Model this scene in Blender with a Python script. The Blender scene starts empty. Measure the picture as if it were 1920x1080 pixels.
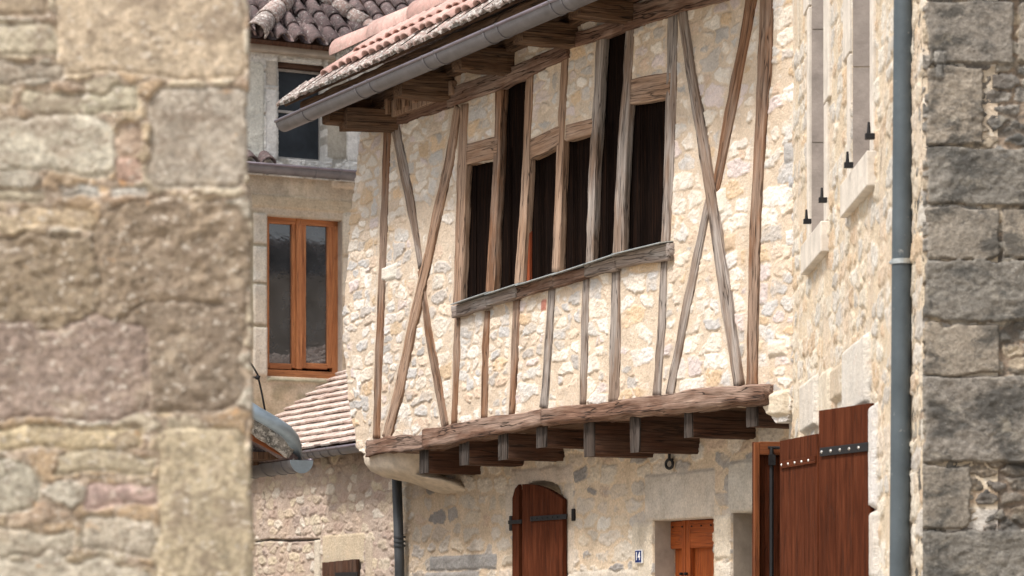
import bpy, math, random
import numpy as np
from mathutils import Vector, Matrix
R = math.radians
random.seed(7)
# ---------------------------------------------------------------- camera, sky, sun
scene = bpy.context.scene
FPX, CX, HY, EYE = 5000.0, 960.0, 1150.0, 1.5
cam = bpy.data.cameras.new('camera'); camo = bpy.data.objects.new('camera', cam)
scene.collection.objects.link(camo); scene.camera = camo
camo.location = (0, 0, EYE); camo.rotation_euler = (R(90), 0, 0)
cam.sensor_width = 36.0; cam.lens = 36.0*FPX/1920.0
cam.shift_y = (HY-540.0)/1920.0
cam.clip_start = 0.1; cam.clip_end = 2000
cam.dof.use_dof = True; cam.dof.focus_distance = 17.5; cam.dof.aperture_fstop = 5.6
world = bpy.data.worlds.new('World'); scene.world = world; world.use_nodes = True
wn = world.node_tree; bgn = wn.nodes['Background']
SUN_EL, SUN_AZ = R(57), R(-130)          # azimuth from +Y, clockwise positive
sky = wn.nodes.new('ShaderNodeTexSky'); sky.sky_type = 'NISHITA'; sky.sun_disc = False
sky.sun_elevation = SUN_EL; sky.sun_rotation = SUN_AZ
sky.air_density = 1.0; sky.dust_density = 4.0; sky.ozone_density = 1.0
hs = wn.nodes.new('ShaderNodeHueSaturation'); hs.inputs['Saturation'].default_value = 0.35
wn.links.new(sky.outputs[0], hs.inputs['Color']); wn.links.new(hs.outputs[0], bgn.inputs[0])
bgn.inputs[1].default_value = 0.10
sl = bpy.data.lights.new('sun', 'SUN'); so = bpy.data.objects.new('sun', sl); scene.collection.objects.link(so)
sl.energy = 2.5; sl.angle = R(12); sl.color = (1.0, 0.95, 0.90)
sd = Vector((math.sin(SUN_AZ)*math.cos(SUN_EL), math.cos(SUN_AZ)*math.cos(SUN_EL), math.sin(SUN_EL)))
so.rotation_euler = sd.to_track_quat('Z', 'Y').to_euler(); so.location = sd*60
scene.view_settings.view_transform = 'Standard'; scene.view_settings.look = 'None'
scene.view_settings.exposure = 0.82; scene.view_settings.gamma = 1

# ---------------------------------------------------------------- frames
class Frame:
    def __init__(s, P, u, n):
        s.P = np.array(P, float); s.u = np.array(u, float)/np.hypot(*u); s.n = np.array(n, float)/np.hypot(*n)
        s.pn = float(s.P@s.n)
    def pt(s, a, z, o=0.0):
        xy = s.P+a*s.u+o*s.n
        return Vector((xy[0], xy[1], z))
    def az(s, x, y, o=0.0):
        k = (x-CX)/FPX
        Y = (o+s.pn)/(k*s.n[0]+s.n[1])
        p = np.array([k*Y, Y])-s.P
        return float(p@s.u), EYE+(HY-y)/FPX*Y
    def px(s, x, y, o=0.0):
        a, z = s.az(x, y, o); return s.pt(a, z, o)
UX, UY = 0.4557, -0.8901
FAC = Frame((1.0667, 16.667), (UX, UY), (UY, -UX))
LOWO = -0.45
LOW = Frame(FAC.P+LOWO*FAC.n, (UX, UY), (UY, -UX))
LFT = Frame(FAC.P-0.75*FAC.n, (UX, UY), (UY, -UX))       # wall of the low house beyond
SID = Frame((1.64, 10.65), (0, -1), (-1, 0))
BCK = Frame((-2.08, 26.0), (-UY, UX), (UX, UY))
FGW = Frame((-0.6, 6.0), (1, 0), (0, -1))
GRY = Frame((1.64, 10.65), (1, 0), (0, -1))

# ---------------------------------------------------------------- numpy noise
def vnoise(A, Z, seed):
    rng = np.random.RandomState(seed); g = rng.rand(256, 256)
    A = A+1000.0; Z = Z+1000.0
    i = np.floor(A).astype(int); j = np.floor(Z).astype(int); u = A-i; v = Z-j
    u = u*u*(3-2*u); v = v*v*(3-2*v)
    i0 = i % 256; i1 = (i+1) % 256; j0 = j % 256; j1 = (j+1) % 256
    return (g[i0, j0]*(1-u)+g[i1, j0]*u)*(1-v)+(g[i0, j1]*(1-u)+g[i1, j1]*u)*v
def fbm(A, Z, f, o, seed):
    r = 0; w = 0; a = 1.0
    for k in range(o):
        r = r+a*vnoise(A*f+k*17.3, Z*f+k*9.1, seed+k); w += a; a *= .55; f *= 2.1
    return r/w-0.5
def sstep(a, b, x):
    t = np.clip((x-a)/(b-a), 0, 1); return t*t*(3-2*t)
def C(*c): return np.array(c, float)
MORT = (.60,.495,.385)
PAL = [C(.70,.64,.56), C(.75,.71,.65), C(.66,.63,.60), C(.68,.57,.46), C(.52,.51,.50), C(.77,.72,.65), C(.62,.48,.37), C(.72,.66,.58), C(.62,.54,.52), C(.73,.68,.61), C(.58,.56,.53), C(.44,.42,.40), C(.60,.45,.30), C(.50,.46,.42)]
def rubble(A, Z, cw, ch, seed, gap, h0, pal, mort, warp=1.0, p=2.8, keep=1.0, sharp=.06, jag=.06, terr=0.0):
    rng = np.random.RandomState(seed)
    T = rng.rand(128, 128, 8)
    Aw = A+warp*cw*.45*fbm(A, Z, 5/cw*.13, 3, seed+50)+warp*cw*.22*fbm(A, Z, 3/cw, 2, seed+60)
    Zw = Z+warp*ch*.45*fbm(A, Z, 5/cw*.13, 3, seed+70)+warp*ch*.22*fbm(A, Z, 3/cw, 2, seed+80)
    gi = np.floor(Aw/cw).astype(int); gj = np.floor(Zw/ch).astype(int)
    d1 = np.full(A.shape, 9.); d2 = np.full(A.shape, 9.)
    bi = np.zeros(A.shape, int); bj = np.zeros(A.shape, int); bx = np.zeros(A.shape); bz = np.zeros(A.shape)
    for dj in (-1, 0, 1):
        for di in (-2, -1, 0, 1, 2):
            i = gi+di; j = gj+dj
            t = T[i % 128, j % 128]
            cx = (i+.5*(j % 2)+.08+.84*t[..., 0])*cw; cz = (j+.22+.56*t[..., 1])*ch
            sc = .65+.75*t[..., 2]
            dx = (Aw-cx)/cw/sc; dz = (Zw-cz)/ch
            d = (np.abs(dx)**p+np.abs(dz)**p)**(1/p)
            c = d < d1
            d2 = np.where(c, d1, np.minimum(d2, d)); d1 = np.where(c, d, d1)
            bi = np.where(c, i, bi); bj = np.where(c, j, bj); bx = np.where(c, dx, bx); bz = np.where(c, dz, bz)
    t = T[bi % 128, bj % 128]
    g = gap*(.25+1.5*t[..., 3]**1.5)+.10*fbm(A, Z, 45, 2, seed+90)+jag*2*fbm(A, Z*1.2, 26, 3, seed+91)
    m = sstep(g, g+sharp, d2-d1)
    m = m*(t[..., 7] < keep)
    tilt = bx*(t[..., 4]-.5)*1.3+bz*(t[..., 5]-.65)*1.5
    fl = np.abs(fbm(A+t[..., 4]*9, Z*1.5+t[..., 5]*7, 22, 3, seed+95))*2
    fl2 = fbm(A+t[..., 4]*9, Z*1.8+t[..., 5]*7, 16, 4, seed+96)*5; fl2 = np.floor(fl2)+sstep(.6, 1, fl2-np.floor(fl2))
    h = m*terr*h0*fl2*.5+m*h0*(.35+.9*t[..., 6]+tilt*.7+1.3*(fl-.25))+(1-m)*h0*.5*fbm(A, Z, 30, 3, seed+97)
    idx = (t[..., 6]*997*len(pal)).astype(int) % len(pal)
    pc = np.array(pal)[idx]*(.88+.24*t[..., 5])[..., None]
    me = m*.92
    col = pc*me[..., None]+np.array(mort)*(1-me)[..., None]
    return h, col
def blocks(A, Z, h, col, rects, seed=3, wp=.012, edge=.012, lum=.16, rdf=.22, ef=3):
    wa = wp*2*fbm(A, Z, 9, 3, seed); wz = wp*2*fbm(A, Z, 9, 3, seed+9)
    for k, (a0, z0, a1, z1, c, hh, rr) in enumerate(rects):
        a = A+wa*np.cos(k)+wz*np.sin(k*2.1); z = Z+wz*np.cos(k*1.3)-wa*np.sin(k)
        ca, cz = (a0+a1)/2, (z0+z1)/2; ha, hz = abs(a1-a0)/2, abs(z1-z0)/2
        rd = min(ha, hz)*rdf*(.5+1.3*((k*37) % 11)/11)
        qa = np.abs(a-ca)-ha+rd; qz = np.abs(z-cz)-hz+rd
        d = np.hypot(np.maximum(qa, 0), np.maximum(qz, 0))+np.minimum(np.maximum(qa, qz), 0)-rd
        m = sstep(0, -edge, d)
        hb = hh*(sstep(0, -edge*ef, d))+rr*.75*(fbm(A+k, Z*1.6, 9+(16 if rr > .02 else 0), 6, seed+k)*.8+.55*fbm(A, Z*1.2+k, 38, 4, seed+k+40))
        h = h*(1-m)+hb*m
        cc = np.array(c)*(1+lum*2*fbm(A+k*3, Z, 10, 4, seed+k+80))[..., None]
        m2 = m[..., None]*.95
        col = col*(1-m2)+cc*m2
    return h, col
def inpoly(A, Z, poly):
    r = np.zeros(A.shape, bool); n = len(poly)
    for k in range(n):
        x0, y0 = poly[k]; x1, y1 = poly[(k+1) % n]
        if y0 == y1: continue
        c = ((y0 > Z) != (y1 > Z)) & (A < (x1-x0)*(Z-y0)/(y1-y0)+x0)
        r ^= c
    return r

# ---------------------------------------------------------------- objects
def link(name, me, parent=None, mat=None):
    o = bpy.data.objects.new(name, me); scene.collection.objects.link(o)
    if mat is not None: me.materials.append(mat)
    if parent is not None: o.parent = parent
    return o
def base_of(parent):
    v = Vector((0, 0, 0)); p = parent
    while p is not None: v = v+p.location; p = p.parent
    return v
def thing(name, label, cat, loc, group=None):
    o = bpy.data.objects.new(name, None); scene.collection.objects.link(o); o.location = loc
    o.empty_display_size = .3; o['label'] = label; o['category'] = cat
    if group: o['group'] = group
    return o
def tag(o, label, cat, group=None):
    o['label'] = label; o['category'] = cat
    if group: o['group'] = group
    return o
class MB:
    def __init__(s): s.v = []; s.f = []; s.g = []
    def add(s, vs, fs, gs=None):
        b = len(s.v); s.v += [tuple(v) for v in vs]
        s.f += [tuple(i+b for i in f) for f in fs]
        s.g += gs if gs else [(v[0], v[1], v[2]) for v in vs]
    def box(s, o, ex, ey, ez, grain=2):
        """origin corner + three edge vectors"""
        o = Vector(o); ex = Vector(ex); ey = Vector(ey); ez = Vector(ez)
        if ex.cross(ey).dot(ez) < 0: ex, o = -ex, o+ex
        vs = []; gs = []
        off = random.random()*9
        for i, j, k in ((0,0,0),(1,0,0),(1,1,0),(0,1,0),(0,0,1),(1,0,1),(1,1,1),(0,1,1)):
            vs.append(o+ex*i+ey*j+ez*k)
            q = [i*ex.length, j*ey.length, k*ez.length]
            q = [q[t] for t in range(3) if t != grain]+[q[grain]]
            gs.append((q[0]+off, q[1]+off*.7, q[2]+off))
        s.add(vs, [(0,3,2,1),(4,5,6,7),(0,1,5,4),(1,2,6,5),(2,3,7,6),(3,0,4,7)], gs)
    def tube(s, pts, r, seg=12, cap=True):
        pts = [Vector(p) for p in pts]; n = len(pts); vs = []; fs = []; gs = []
        rr = r if isinstance(r, (list, tuple)) else [r]*n
        L = 0; ref = None
        for i, p in enumerate(pts):
            t = (pts[min(i+1, n-1)]-pts[max(i-1, 0)]).normalized()
            if ref is None:
                ref = Vector((0,0,1)) if abs(t.z) < .9 else Vector((0,1,0))
            a = (ref-t*ref.dot(t)).normalized(); ref = a; b = t.cross(a)
            if i: L += (p-pts[i-1]).length
            for k in range(seg):
                q = 2*math.pi*k/seg
                vs.append(p+(a*math.cos(q)+b*math.sin(q))*rr[i]); gs.append((k/seg*.1, 0, L))
        for i in range(n-1):
            for k in range(seg):
                k2 = (k+1) % seg
                fs.append((i*seg+k, i*seg+k2, (i+1)*seg+k2, (i+1)*seg+k))
        if cap:
            fs.append(tuple(reversed(range(seg)))); fs.append(tuple(range((n-1)*seg, n*seg)))
        s.add(vs, fs, gs)
    def prism(s, fr, poly, o0, o1):
        """poly of (a,z) in frame, extruded between offsets o0<o1"""
        n = len(poly)
        vs = [fr.pt(a, z, o0) for a, z in poly]+[fr.pt(a, z, o1) for a, z in poly]
        gs = [(a, o0, z) for a, z in poly]+[(a, o1, z) for a, z in poly]
        fs = [tuple(range(n)), tuple(reversed(range(n, 2*n)))]+[(i, i+n, (i+1) % n+n, (i+1) % n) for i in range(n)]
        s.add(vs, fs, gs)
    def build(s, name, mat, parent=None, bevel=0, smooth=False, seg=2):
        me = bpy.data.meshes.new(name)
        b = base_of(parent)
        me.from_pydata([(v[0]-b.x, v[1]-b.y, v[2]-b.z) for v in s.v], [], s.f)
        at = me.attributes.new('gc', 'FLOAT_VECTOR', 'POINT')
        at.data.foreach_set('vector', np.array(s.g, float).ravel())
        me.update()
        import bmesh
        bm = bmesh.new(); bm.from_mesh(me); bmesh.ops.recalc_face_normals(bm, faces=bm.faces); bm.to_mesh(me); bm.free()
        if smooth: me.shade_smooth()
        o = link(name, me, parent, mat)
        if bevel:
            md = o.modifiers.new('bevel', 'BEVEL'); md.width = bevel; md.segments = seg; md.limit_method = 'ANGLE'; md.angle_limit = R(40)
        return o
def fbox(mb, fr, x0, yt, x1, yb, o0, o1, grain=2):
    """box whose front face (offset o1) spans photo columns x0..x1 and rows yt..yb read at x0"""
    a0, zt = fr.az(x0, yt, o1); a1, _ = fr.az(x1, yt, o1); zb = fr.az(x0, yb, o1)[1]
    abox(mb, fr, a0, a1, zb, zt, o0, o1, grain)
def abox(mb, fr, a0, a1, z0, z1, o0, o1, grain=2):
    mb.box(fr.pt(a0, z0, o0), fr.pt(a1, z0, o0)-fr.pt(a0, z0, o0), fr.pt(a0, z0, o1)-fr.pt(a0, z0, o0), (0, 0, z1-z0), grain)
_tn = [0]
def sweep(mb, pts, S, T, w, h, rough=.004, crook=.006, wav=.40):
    """weathered beam: path pts, S side vector (width w), T depth vector (depth h)"""
    _tn[0] += 1; sd_ = _tn[0]
    rng = np.random.RandomState(sd_)
    pts = [Vector(p) for p in pts]
    L = [0]
    for i in range(1, len(pts)): L.append(L[-1]+(pts[i]-pts[i-1]).length)
    n = max(6, int(L[-1]/.035)); ring = []
    K = 24
    # rounded rectangle ring
    c_ = .44
    for sa, sb in ((1, 0), (0, 1), (-1, 0), (0, -1)):
        for t in (-c_, -.28, -.10, .10, .28, c_):
            ring.append((.5*sa-t*sb, .5*sb+t*sa))
    gro = rng.rand(K)-.5
    vs = []; gs = []; fs = []
    off = rng.rand()*20
    ls = np.linspace(0, L[-1], n+1)
    crs = crook*2*fbm(ls+off, ls*0, 1.7, 3, sd_); wvs = 1+wav*fbm(ls+off, ls*0+5., 4, 3, sd_+5)
    LL, KK = np.meshgrid(ls, np.arange(K), indexing='ij')
    DD = rough*(gro[None, :]+1.5*fbm(LL+off, KK*.8, 9, 2, sd_+9))
    for i in range(n+1):
        l = ls[i]; j = 0
        while j < len(L)-2 and l > L[j+1]: j += 1
        t = (l-L[j])/(L[j+1]-L[j]); p = pts[j].lerp(pts[j+1], t)
        ww = (w[j]*(1-t)+w[j+1]*t) if isinstance(w, (list, tuple)) else w
        cr = float(crs[i]); wv = float(wvs[i])
        for k, (a, b) in enumerate(ring):
            d = float(DD[i, k]); nn = math.hypot(a, b)
            vs.append(p+S*(a*ww*wv+cr+d*a/nn)+T*(b*h+d*b/nn))
            gs.append((a*ww+off, b*h+off, l+off))
    for i in range(n):
        for k in range(K):
            k2 = (k+1) % K
            fs.append((i*K+k, i*K+k2, (i+1)*K+k2, (i+1)*K+k))
    fs.append(tuple(reversed(range(K)))); fs.append(tuple(range(n*K, (n+1)*K)))
    mb.add(vs, fs, gs)
def timber(name, fr, px, wpx, parent, mat, proud=.010, depth=.055, rough=.005, crook=.011, o=0.0, wav=.40):
    """px: photo points of centre line; wpx: photo width (horizontal for uprights, vertical for rails)"""
    P = [fr.px(x, y, o+proud) for x, y in px]
    d = (P[-1]-P[0]).normalized(); N = Vector((fr.n[0], fr.n[1], 0)); S = d.cross(N).normalized()
    up = abs(px[-1][1]-px[0][1]) > abs(px[-1][0]-px[0][0])
    ws = wpx if isinstance(wpx, (list, tuple)) else [wpx]*len(px)
    W = []
    for (x, y), w in zip(px, ws):
        if up:
            a0 = fr.az(x-w/2, y, o)[0]; a1 = fr.az(x+w/2, y, o)[0]; W.append(abs(a1-a0)*abs(d.z)*.86)
        else:
            W.append(abs(fr.az(x, y-w/2, o)[1]-fr.az(x, y+w/2, o)[1]))
    P = [p-N*depth/2 for p in P]
    mb = MB(); sweep(mb, P, S, N, W, depth, rough, crook, wav)
    return mb.build(name, mat, parent, smooth=True)
def wall(name, fr, As, Zs, layout, mat, parent, thick=.4, outline=None, holes=(), o=0.0, amp=1.0):
    As = np.asarray(As); Zs = np.asarray(Zs)
    A, Z = np.meshgrid(As, Zs)
    h, col = layout(A, Z); h = h*amp
    ny, nx = A.shape
    Ac = (A[:-1, :-1]+A[1:, 1:])/2; Zc = (Z[:-1, :-1]+Z[1:, 1:])/2
    wj = .010
    Aj = Ac+wj*2*fbm(Ac, Zc, 14, 3, 77); Zj = Zc+wj*2*fbm(Ac, Zc, 14, 3, 78)
    K = np.ones(Ac.shape, bool)
    if outline is not None: K &= inpoly(Aj, Zj, outline)
    for hp in holes: K &= ~inpoly(Ac, Zc, hp)
    def W(o_):
        return np.stack([fr.P[0]+A*fr.u[0]+o_*fr.n[0], fr.P[1]+A*fr.u[1]+o_*fr.n[1], Z], -1).reshape(-1, 3)
    V = np.concatenate([W(o+h), W(np.full(A.shape, o-thick))])
    N = nx*ny; id_ = np.arange(N).reshape(ny, nx)
    q = np.stack([id_[:-1, :-1], id_[:-1, 1:], id_[1:, 1:], id_[1:, :-1]], -1)[K]
    F = [q]
    Kp = np.pad(K, 1)
    top = K & ~Kp[2:, 1:-1]; bot = K & ~Kp[:-2, 1:-1]; rt = K & ~Kp[1:-1, 2:]; lf = K & ~Kp[1:-1, :-2]
    def side(m, p, q_):
        a = p[m]; b = q_[m]; F.append(np.stack([a, a+N, b+N, b], -1))
    side(bot, id_[:-1, :-1], id_[:-1, 1:]); side(top, id_[1:, 1:], id_[1:, :-1])
    side(lf, id_[1:, :-1], id_[:-1, :-1]); side(rt, id_[:-1, 1:], id_[1:, 1:])
    F = np.concatenate(F)
    # keep orientation towards the frame normal
    cr = np.cross(V[F[0, 1]]-V[F[0, 0]], V[F[0, 2]]-V[F[0, 0]])
    if cr[0]*fr.n[0]+cr[1]*fr.n[1] < 0: F = F[:, ::-1]
    used = np.unique(F); mp = np.zeros(len(V), int); mp[used] = np.arange(len(used))
    V = V[used]; F = mp[F]; cc = np.concatenate([col.reshape(-1, 3)]*2)[used]
    b = base_of(parent); V = V-np.array(b)
    me = bpy.data.meshes.new(name)
    me.vertices.add(len(V)); me.vertices.foreach_set('co', V.ravel())
    me.loops.add(F.size); me.loops.foreach_set('vertex_index', F.ravel().astype(np.int32))
    me.polygons.add(len(F)); me.polygons.foreach_set('loop_start', (np.arange(len(F))*4).astype(np.int32))
    at = me.attributes.new('stone_col', 'FLOAT_COLOR', 'POINT')
    at.data.foreach_set('color', np.concatenate([np.clip(cc, .005, .95), np.ones((len(cc), 1))], 1).ravel())
    me.update(calc_edges=True); me.validate(); me.shade_smooth()
    return link(name, me, parent, mat)
def rng_(a, b, st): return np.arange(a, b+st*.5, st)

# ---------------------------------------------------------------- materials
class NT:
    def __init__(s, name):
        s.m = bpy.data.materials.new(name); s.m.use_nodes = True; s.t = s.m.node_tree; s.b = s.t.nodes['Principled BSDF']
    def n(s, ty, **k):
        x = s.t.nodes.new(ty)
        for a, v in k.items(): setattr(x, a, v)
        return x
    def l(s, a, b): s.t.links.new(a, b)
    def noise(s, vec, scale, det=5, rough=.6, dist=0.0):
        x = s.n('ShaderNodeTexNoise'); x.inputs['Scale'].default_value = scale; x.inputs['Detail'].default_value = det
        x.inputs['Roughness'].default_value = rough; x.inputs['Distortion'].default_value = dist
        if vec is not None: s.l(vec, x.inputs['Vector'])
        return x.outputs[0]
    def ramp(s, f, stops):
        x = s.n('ShaderNodeValToRGB'); e = x.color_ramp.elements
        while len(e) < len(stops): e.new(.5)
        for k, (p, c) in enumerate(stops):
            e[k].position = p; e[k].color = (*(c if hasattr(c, '__len__') else (c, c, c)), 1)
        s.l(f, x.inputs[0]); return x.outputs[0]
    def mix(s, f, a, b, mode='MIX'):
        x = s.n('ShaderNodeMix', data_type='RGBA', blend_type=mode)
        for sock, v in ((x.inputs[0], f), (x.inputs[6], a), (x.inputs[7], b)):
            if hasattr(v, 'links') or isinstance(v, bpy.types.NodeSocket): s.l(v, sock)
            elif isinstance(v, (int, float)): sock.default_value = v if sock == x.inputs[0] else (v, v, v, 1)
            else: sock.default_value = (*v, 1)
        return x.outputs[2]
    def math(s, op, a, b=0.5):
        x = s.n('ShaderNodeMath', operation=op)
        for i, v in enumerate((a, b)):
            if isinstance(v, (int, float)): x.inputs[i].default_value = v
            else: s.l(v, x.inputs[i])
        return x.outputs[0]
    def obj(s): return s.n('ShaderNodeTexCoord').outputs['Object']
    def attr(s, name, vec=True):
        x = s.n('ShaderNodeAttribute'); x.attribute_name = name; return x.outputs['Vector' if vec else 'Color']
    def scale(s, v, sc):
        x = s.n('ShaderNodeMapping'); x.inputs['Scale'].default_value = sc; s.l(v, x.inputs['Vector']); return x.outputs[0]
    def bump(s, h, dist, strg=1.0, nrm=None):
        x = s.n('ShaderNodeBump'); x.inputs['Distance'].default_value = dist; x.inputs['Strength'].default_value = strg
        s.l(h, x.inputs['Height'])
        if nrm is not None: s.l(nrm, x.inputs['Normal'])
        return x.outputs[0]
    def out(s, col, rough=.85, nrm=None, metal=0, spec=.3):
        if isinstance(col, bpy.types.NodeSocket): s.l(col, s.b.inputs['Base Color'])
        else: s.b.inputs['Base Color'].default_value = (*col, 1)
        if isinstance(rough, bpy.types.NodeSocket): s.l(rough, s.b.inputs['Roughness'])
        else: s.b.inputs['Roughness'].default_value = rough
        s.b.inputs['Metallic'].default_value = metal; s.b.inputs['Specular IOR Level'].default_value = spec
        if nrm is not None: s.l(nrm, s.b.inputs['Normal'])
        return s.m
def masonry(name, spots=.35, dark=(.20,.16,.12), dthr=.62, bmp=.006, fine=60, tintamt=.3, con=.16, hues=None):
    t = NT(name); c = t.attr('stone_col', False); v = t.obj()
    n1 = t.noise(v, 7, 6, .65); n2 = t.noise(v, fine, 5, .7); n3 = t.noise(v, 22, 6, .7, .6); n4 = t.noise(v, 2.2, 4, .6)
    c = t.mix(1.0, c, t.ramp(n1, [(.3, .86), (.7, 1.12)]), 'MULTIPLY')
    c = t.mix(1.0, c, t.ramp(n2, [(.3, 1-con*1.2), (.7, 1+con)]), 'MULTIPLY')
    if hues:
        for q, (hc, sc_, th, am) in enumerate(hues):
            hn = t.noise(t.scale(v, (1+q*.13, 1, 1.2+q*.2)), sc_, 5, .65, .4)
            c = t.mix(t.math('MULTIPLY', t.ramp(hn, [(th, 0), (th+.10, 1)]), am), c, hc)
    c = t.mix(t.math('MULTIPLY', t.ramp(n4, [(.4, 0), (.7, 1)]), tintamt), c, t.mix(1, c, (1.0, .86, .70), 'MULTIPLY'))
    f = t.math('MULTIPLY', t.ramp(n3, [(dthr, 0), (dthr+.12, 1)]), spots)
    c = t.mix(f, c, dark)
    h = t.math('ADD', n2, t.math('MULTIPLY', n3, 1.6))
    return t.out(c, .92, t.bump(h, bmp, .9), spec=.15)
M_FAC = masonry('rubble_stone_cream', .25, (.46,.40,.33), .60, .007, 70, .2, .14, [((.70,.67,.62), 16, .58, .5), ((.60,.40,.23), 8, .64, .45), ((.40,.37,.34), 20, .64, .55), ((.42,.33,.24), 3, .60, .3)])
M_LOW = masonry('rubble_stone_tan', .4, (.25,.22,.19), .60, .007, 60, .3, .2, [((.32,.31,.30), 9, .62, .5), ((.56,.51,.44), 13, .60, .5)])
M_SID = masonry('rubble_stone_side', .4, (.42,.33,.25), .58, .008, 60, .2, .2, [((.68,.64,.57), 14, .56, .6), ((.56,.38,.28), 11, .62, .5), ((.40,.38,.36), 12, .66, .5)])
M_FG = masonry('rough_block_masonry', .45, (.24,.18,.12), .60, .005, 60, .10, .42, [((.55,.46,.35), 9, .56, .5), ((.24,.19,.145), 5, .53, .6), ((.48,.27,.12), 12, .66, .8), ((.66,.60,.52), 42, .57, .75), ((.20,.15,.11), 38, .54, .65), ((.07,.05,.035), 28, .635, .9)])
M_GRY = masonry('grey_block_masonry', .45, (.16,.15,.13), .58, .008, 60, .05, .30, [((.07,.068,.063), 4.5, .49, .8), ((.07,.068,.065), 22, .58, .6), ((.40,.36,.29), 6, .58, .5), ((.42,.40,.37), 40, .62, .5), ((.40,.27,.13), 30, .74, .6)])
M_BCK = masonry('old_render', .5, (.24,.21,.15), .55, .005, 50, .6)
M_WHT = masonry('pale_lichen_stone', .55, (.16,.16,.14), .60, .008, 40, .1)
def wood(name, cols, grey=None, gamt=.5, crack=.8, rough=.85, bmp=.006, sc=1.0, spec=.2):
    t = NT(name); g = t.attr('gc')
    a = t.noise(t.scale(g, (55*sc, 55*sc, 3.0)), 1.0, 6, .65, .4)
    b = t.noise(t.scale(g, (140*sc, 140*sc, 5)), 1.0, 4, .6)
    p = t.noise(t.scale(g, (6, 6, 1.6)), 1.0, 4, .6)
    c = t.ramp(a, [(.25, cols[0]), (.5, cols[1]), (.75, cols[2])])
    if grey is not None:
        f = t.math('MULTIPLY', t.ramp(p, [(.44, 0), (.58, 1)]), gamt)
        c = t.mix(f, c, t.mix(1, t.ramp(a, [(.3, .65), (.7, 1.25)]), grey, 'MULTIPLY'))
    ck = t.noise(t.scale(g, (26*sc, 26*sc, 1.3)), 1.0, 3, .5, .3)
    ck = t.math('ABSOLUTE', t.math('SUBTRACT', ck, .5))
    cr = t.ramp(ck, [(.0, 1), (.018, 0)])
    c = t.mix(t.math('MULTIPLY', cr, crack), c, (.03, .02, .015))
    c = t.mix(1.0, c, t.ramp(b, [(.3, .78), (.7, 1.15)]), 'MULTIPLY')
    h = t.math('SUBTRACT', t.math('ADD', a, t.math('MULTIPLY', b, .5)), t.math('MULTIPLY', cr, 1.2))
    return t.out(c, rough, t.bump(h, bmp, .9), spec=spec)
M_POST = wood('weathered_oak', ((.07,.033,.018), (.215,.112,.062), (.35,.215,.14)), (.34,.28,.23), .45)
M_POSTG = wood('silvered_oak', ((.10,.065,.045), (.22,.155,.115), (.33,.26,.21)), (.37,.34,.315), .65)
M_LIGHTW = wood('pale_weathered_oak', ((.14,.08,.05), (.32,.20,.13), (.44,.30,.21)), (.42,.32,.25), .4, .8)
M_BEAM = wood('red_brown_oak', ((.05,.026,.017), (.17,.095,.065), (.30,.19,.135)), (.42,.32,.26), .45, 1.0, .85, .012)
M_DARK = wood('dark_old_oak', ((.05,.028,.016), (.12,.066,.038), (.22,.13,.075)), (.2,.15,.11), .25)
M_ENDG = wood('grey_end_grain', ((.02,.015,.012), (.05,.037,.03), (.09,.07,.058)), (.10,.088,.08), .5, 1.0, .95, .012, .6)
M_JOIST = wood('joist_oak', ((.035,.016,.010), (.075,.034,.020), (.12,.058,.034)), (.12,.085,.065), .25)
M_SHUT = wood('varnished_shutter_wood', ((.032,.009,.004), (.075,.021,.009), (.115,.036,.016)), None, 0, .25, .75, .002, .5, .05)
M_ORANGE = wood('orange_varnished_wood', ((.27,.10,.04), (.42,.17,.07), (.52,.24,.10)), None, 0, .3, .45, .002, .6, .25)
M_DOOR = wood('orange_door_wood', ((.19,.042,.011), (.29,.070,.017), (.37,.10,.026)), None, 0, .3, .5, .002, .6, .2)
M_PANEL = wood('black_interior_fill', ((.004,.003,.003), (.009,.006,.005), (.022,.011,.007)), None, 0, .3, 1.0, .003, 1.0, 0.0)  # near-black colour stands in for the dark inside of rooms and openings
M_EDGE = wood('brown_orange_wood', ((.10,.030,.012), (.17,.055,.02), (.24,.085,.03)), None, 0, .2, .6, .0015, .6, .15)
M_REDW = wood('dark_red_frame', ((.13,.03,.012), (.22,.05,.018), (.30,.08,.03)), None, 0, .2, .6, .002)
def plain(name, col, rough=.5, metal=0, var=.25, sc=12, bmp=.001, spec=.4, sp=None):
    t = NT(name); v = t.obj(); n = t.noise(v, sc, 6, .65); n2 = t.noise(v, sc*6, 4, .6)
    c = t.mix(1, col, t.ramp(n, [(.3, 1-var), (.7, 1+var)]), 'MULTIPLY')
    if sp: c = t.mix(t.math('MULTIPLY', t.ramp(n2, [(.66, 0), (.74, 1)]), .7), c, sp)
    return t.out(c, t.ramp(n, [(.3, rough*.8), (.7, min(1, rough*1.2))]), t.bump(n2, bmp, .7), metal, spec)
M_ZINC = plain('zinc_gutter', (.155,.15,.16), .5, .35, .30, 7)
M_LIP = plain('purplish_zinc_lip', (.19,.165,.19), .35, .4, .2, 8)
M_PIPE = plain('slate_grey_pipe', (.072,.090,.102), .5, .1, .2, 5, .001, .4, (.3,.3,.28))
M_PIPED = plain('dark_cast_iron', (.05,.055,.06), .6, .3, .3, 9)
M_BLUEP = plain('blue_grey_zinc', (.26,.33,.40), .4, .4, .2, 8)
M_IRON = plain('black_iron', (.018,.017,.018), .6, .4, .3, 30)
M_STUD = plain('bright_stud', (.5,.48,.45), .35, .8, .2, 30)
M_LEAD = plain('grey_flashing', (.42,.45,.45), .4, .5, .25, 20)
M_FLASH = wood('grey_sill_wood', ((.13,.10,.085), (.26,.21,.18), (.38,.32,.28)), (.40,.38,.36), .6)
M_SOFFIT = wood('soffit_boards', ((.04,.022,.014), (.09,.05,.03), (.15,.09,.055)), None, 0, .5)
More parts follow.
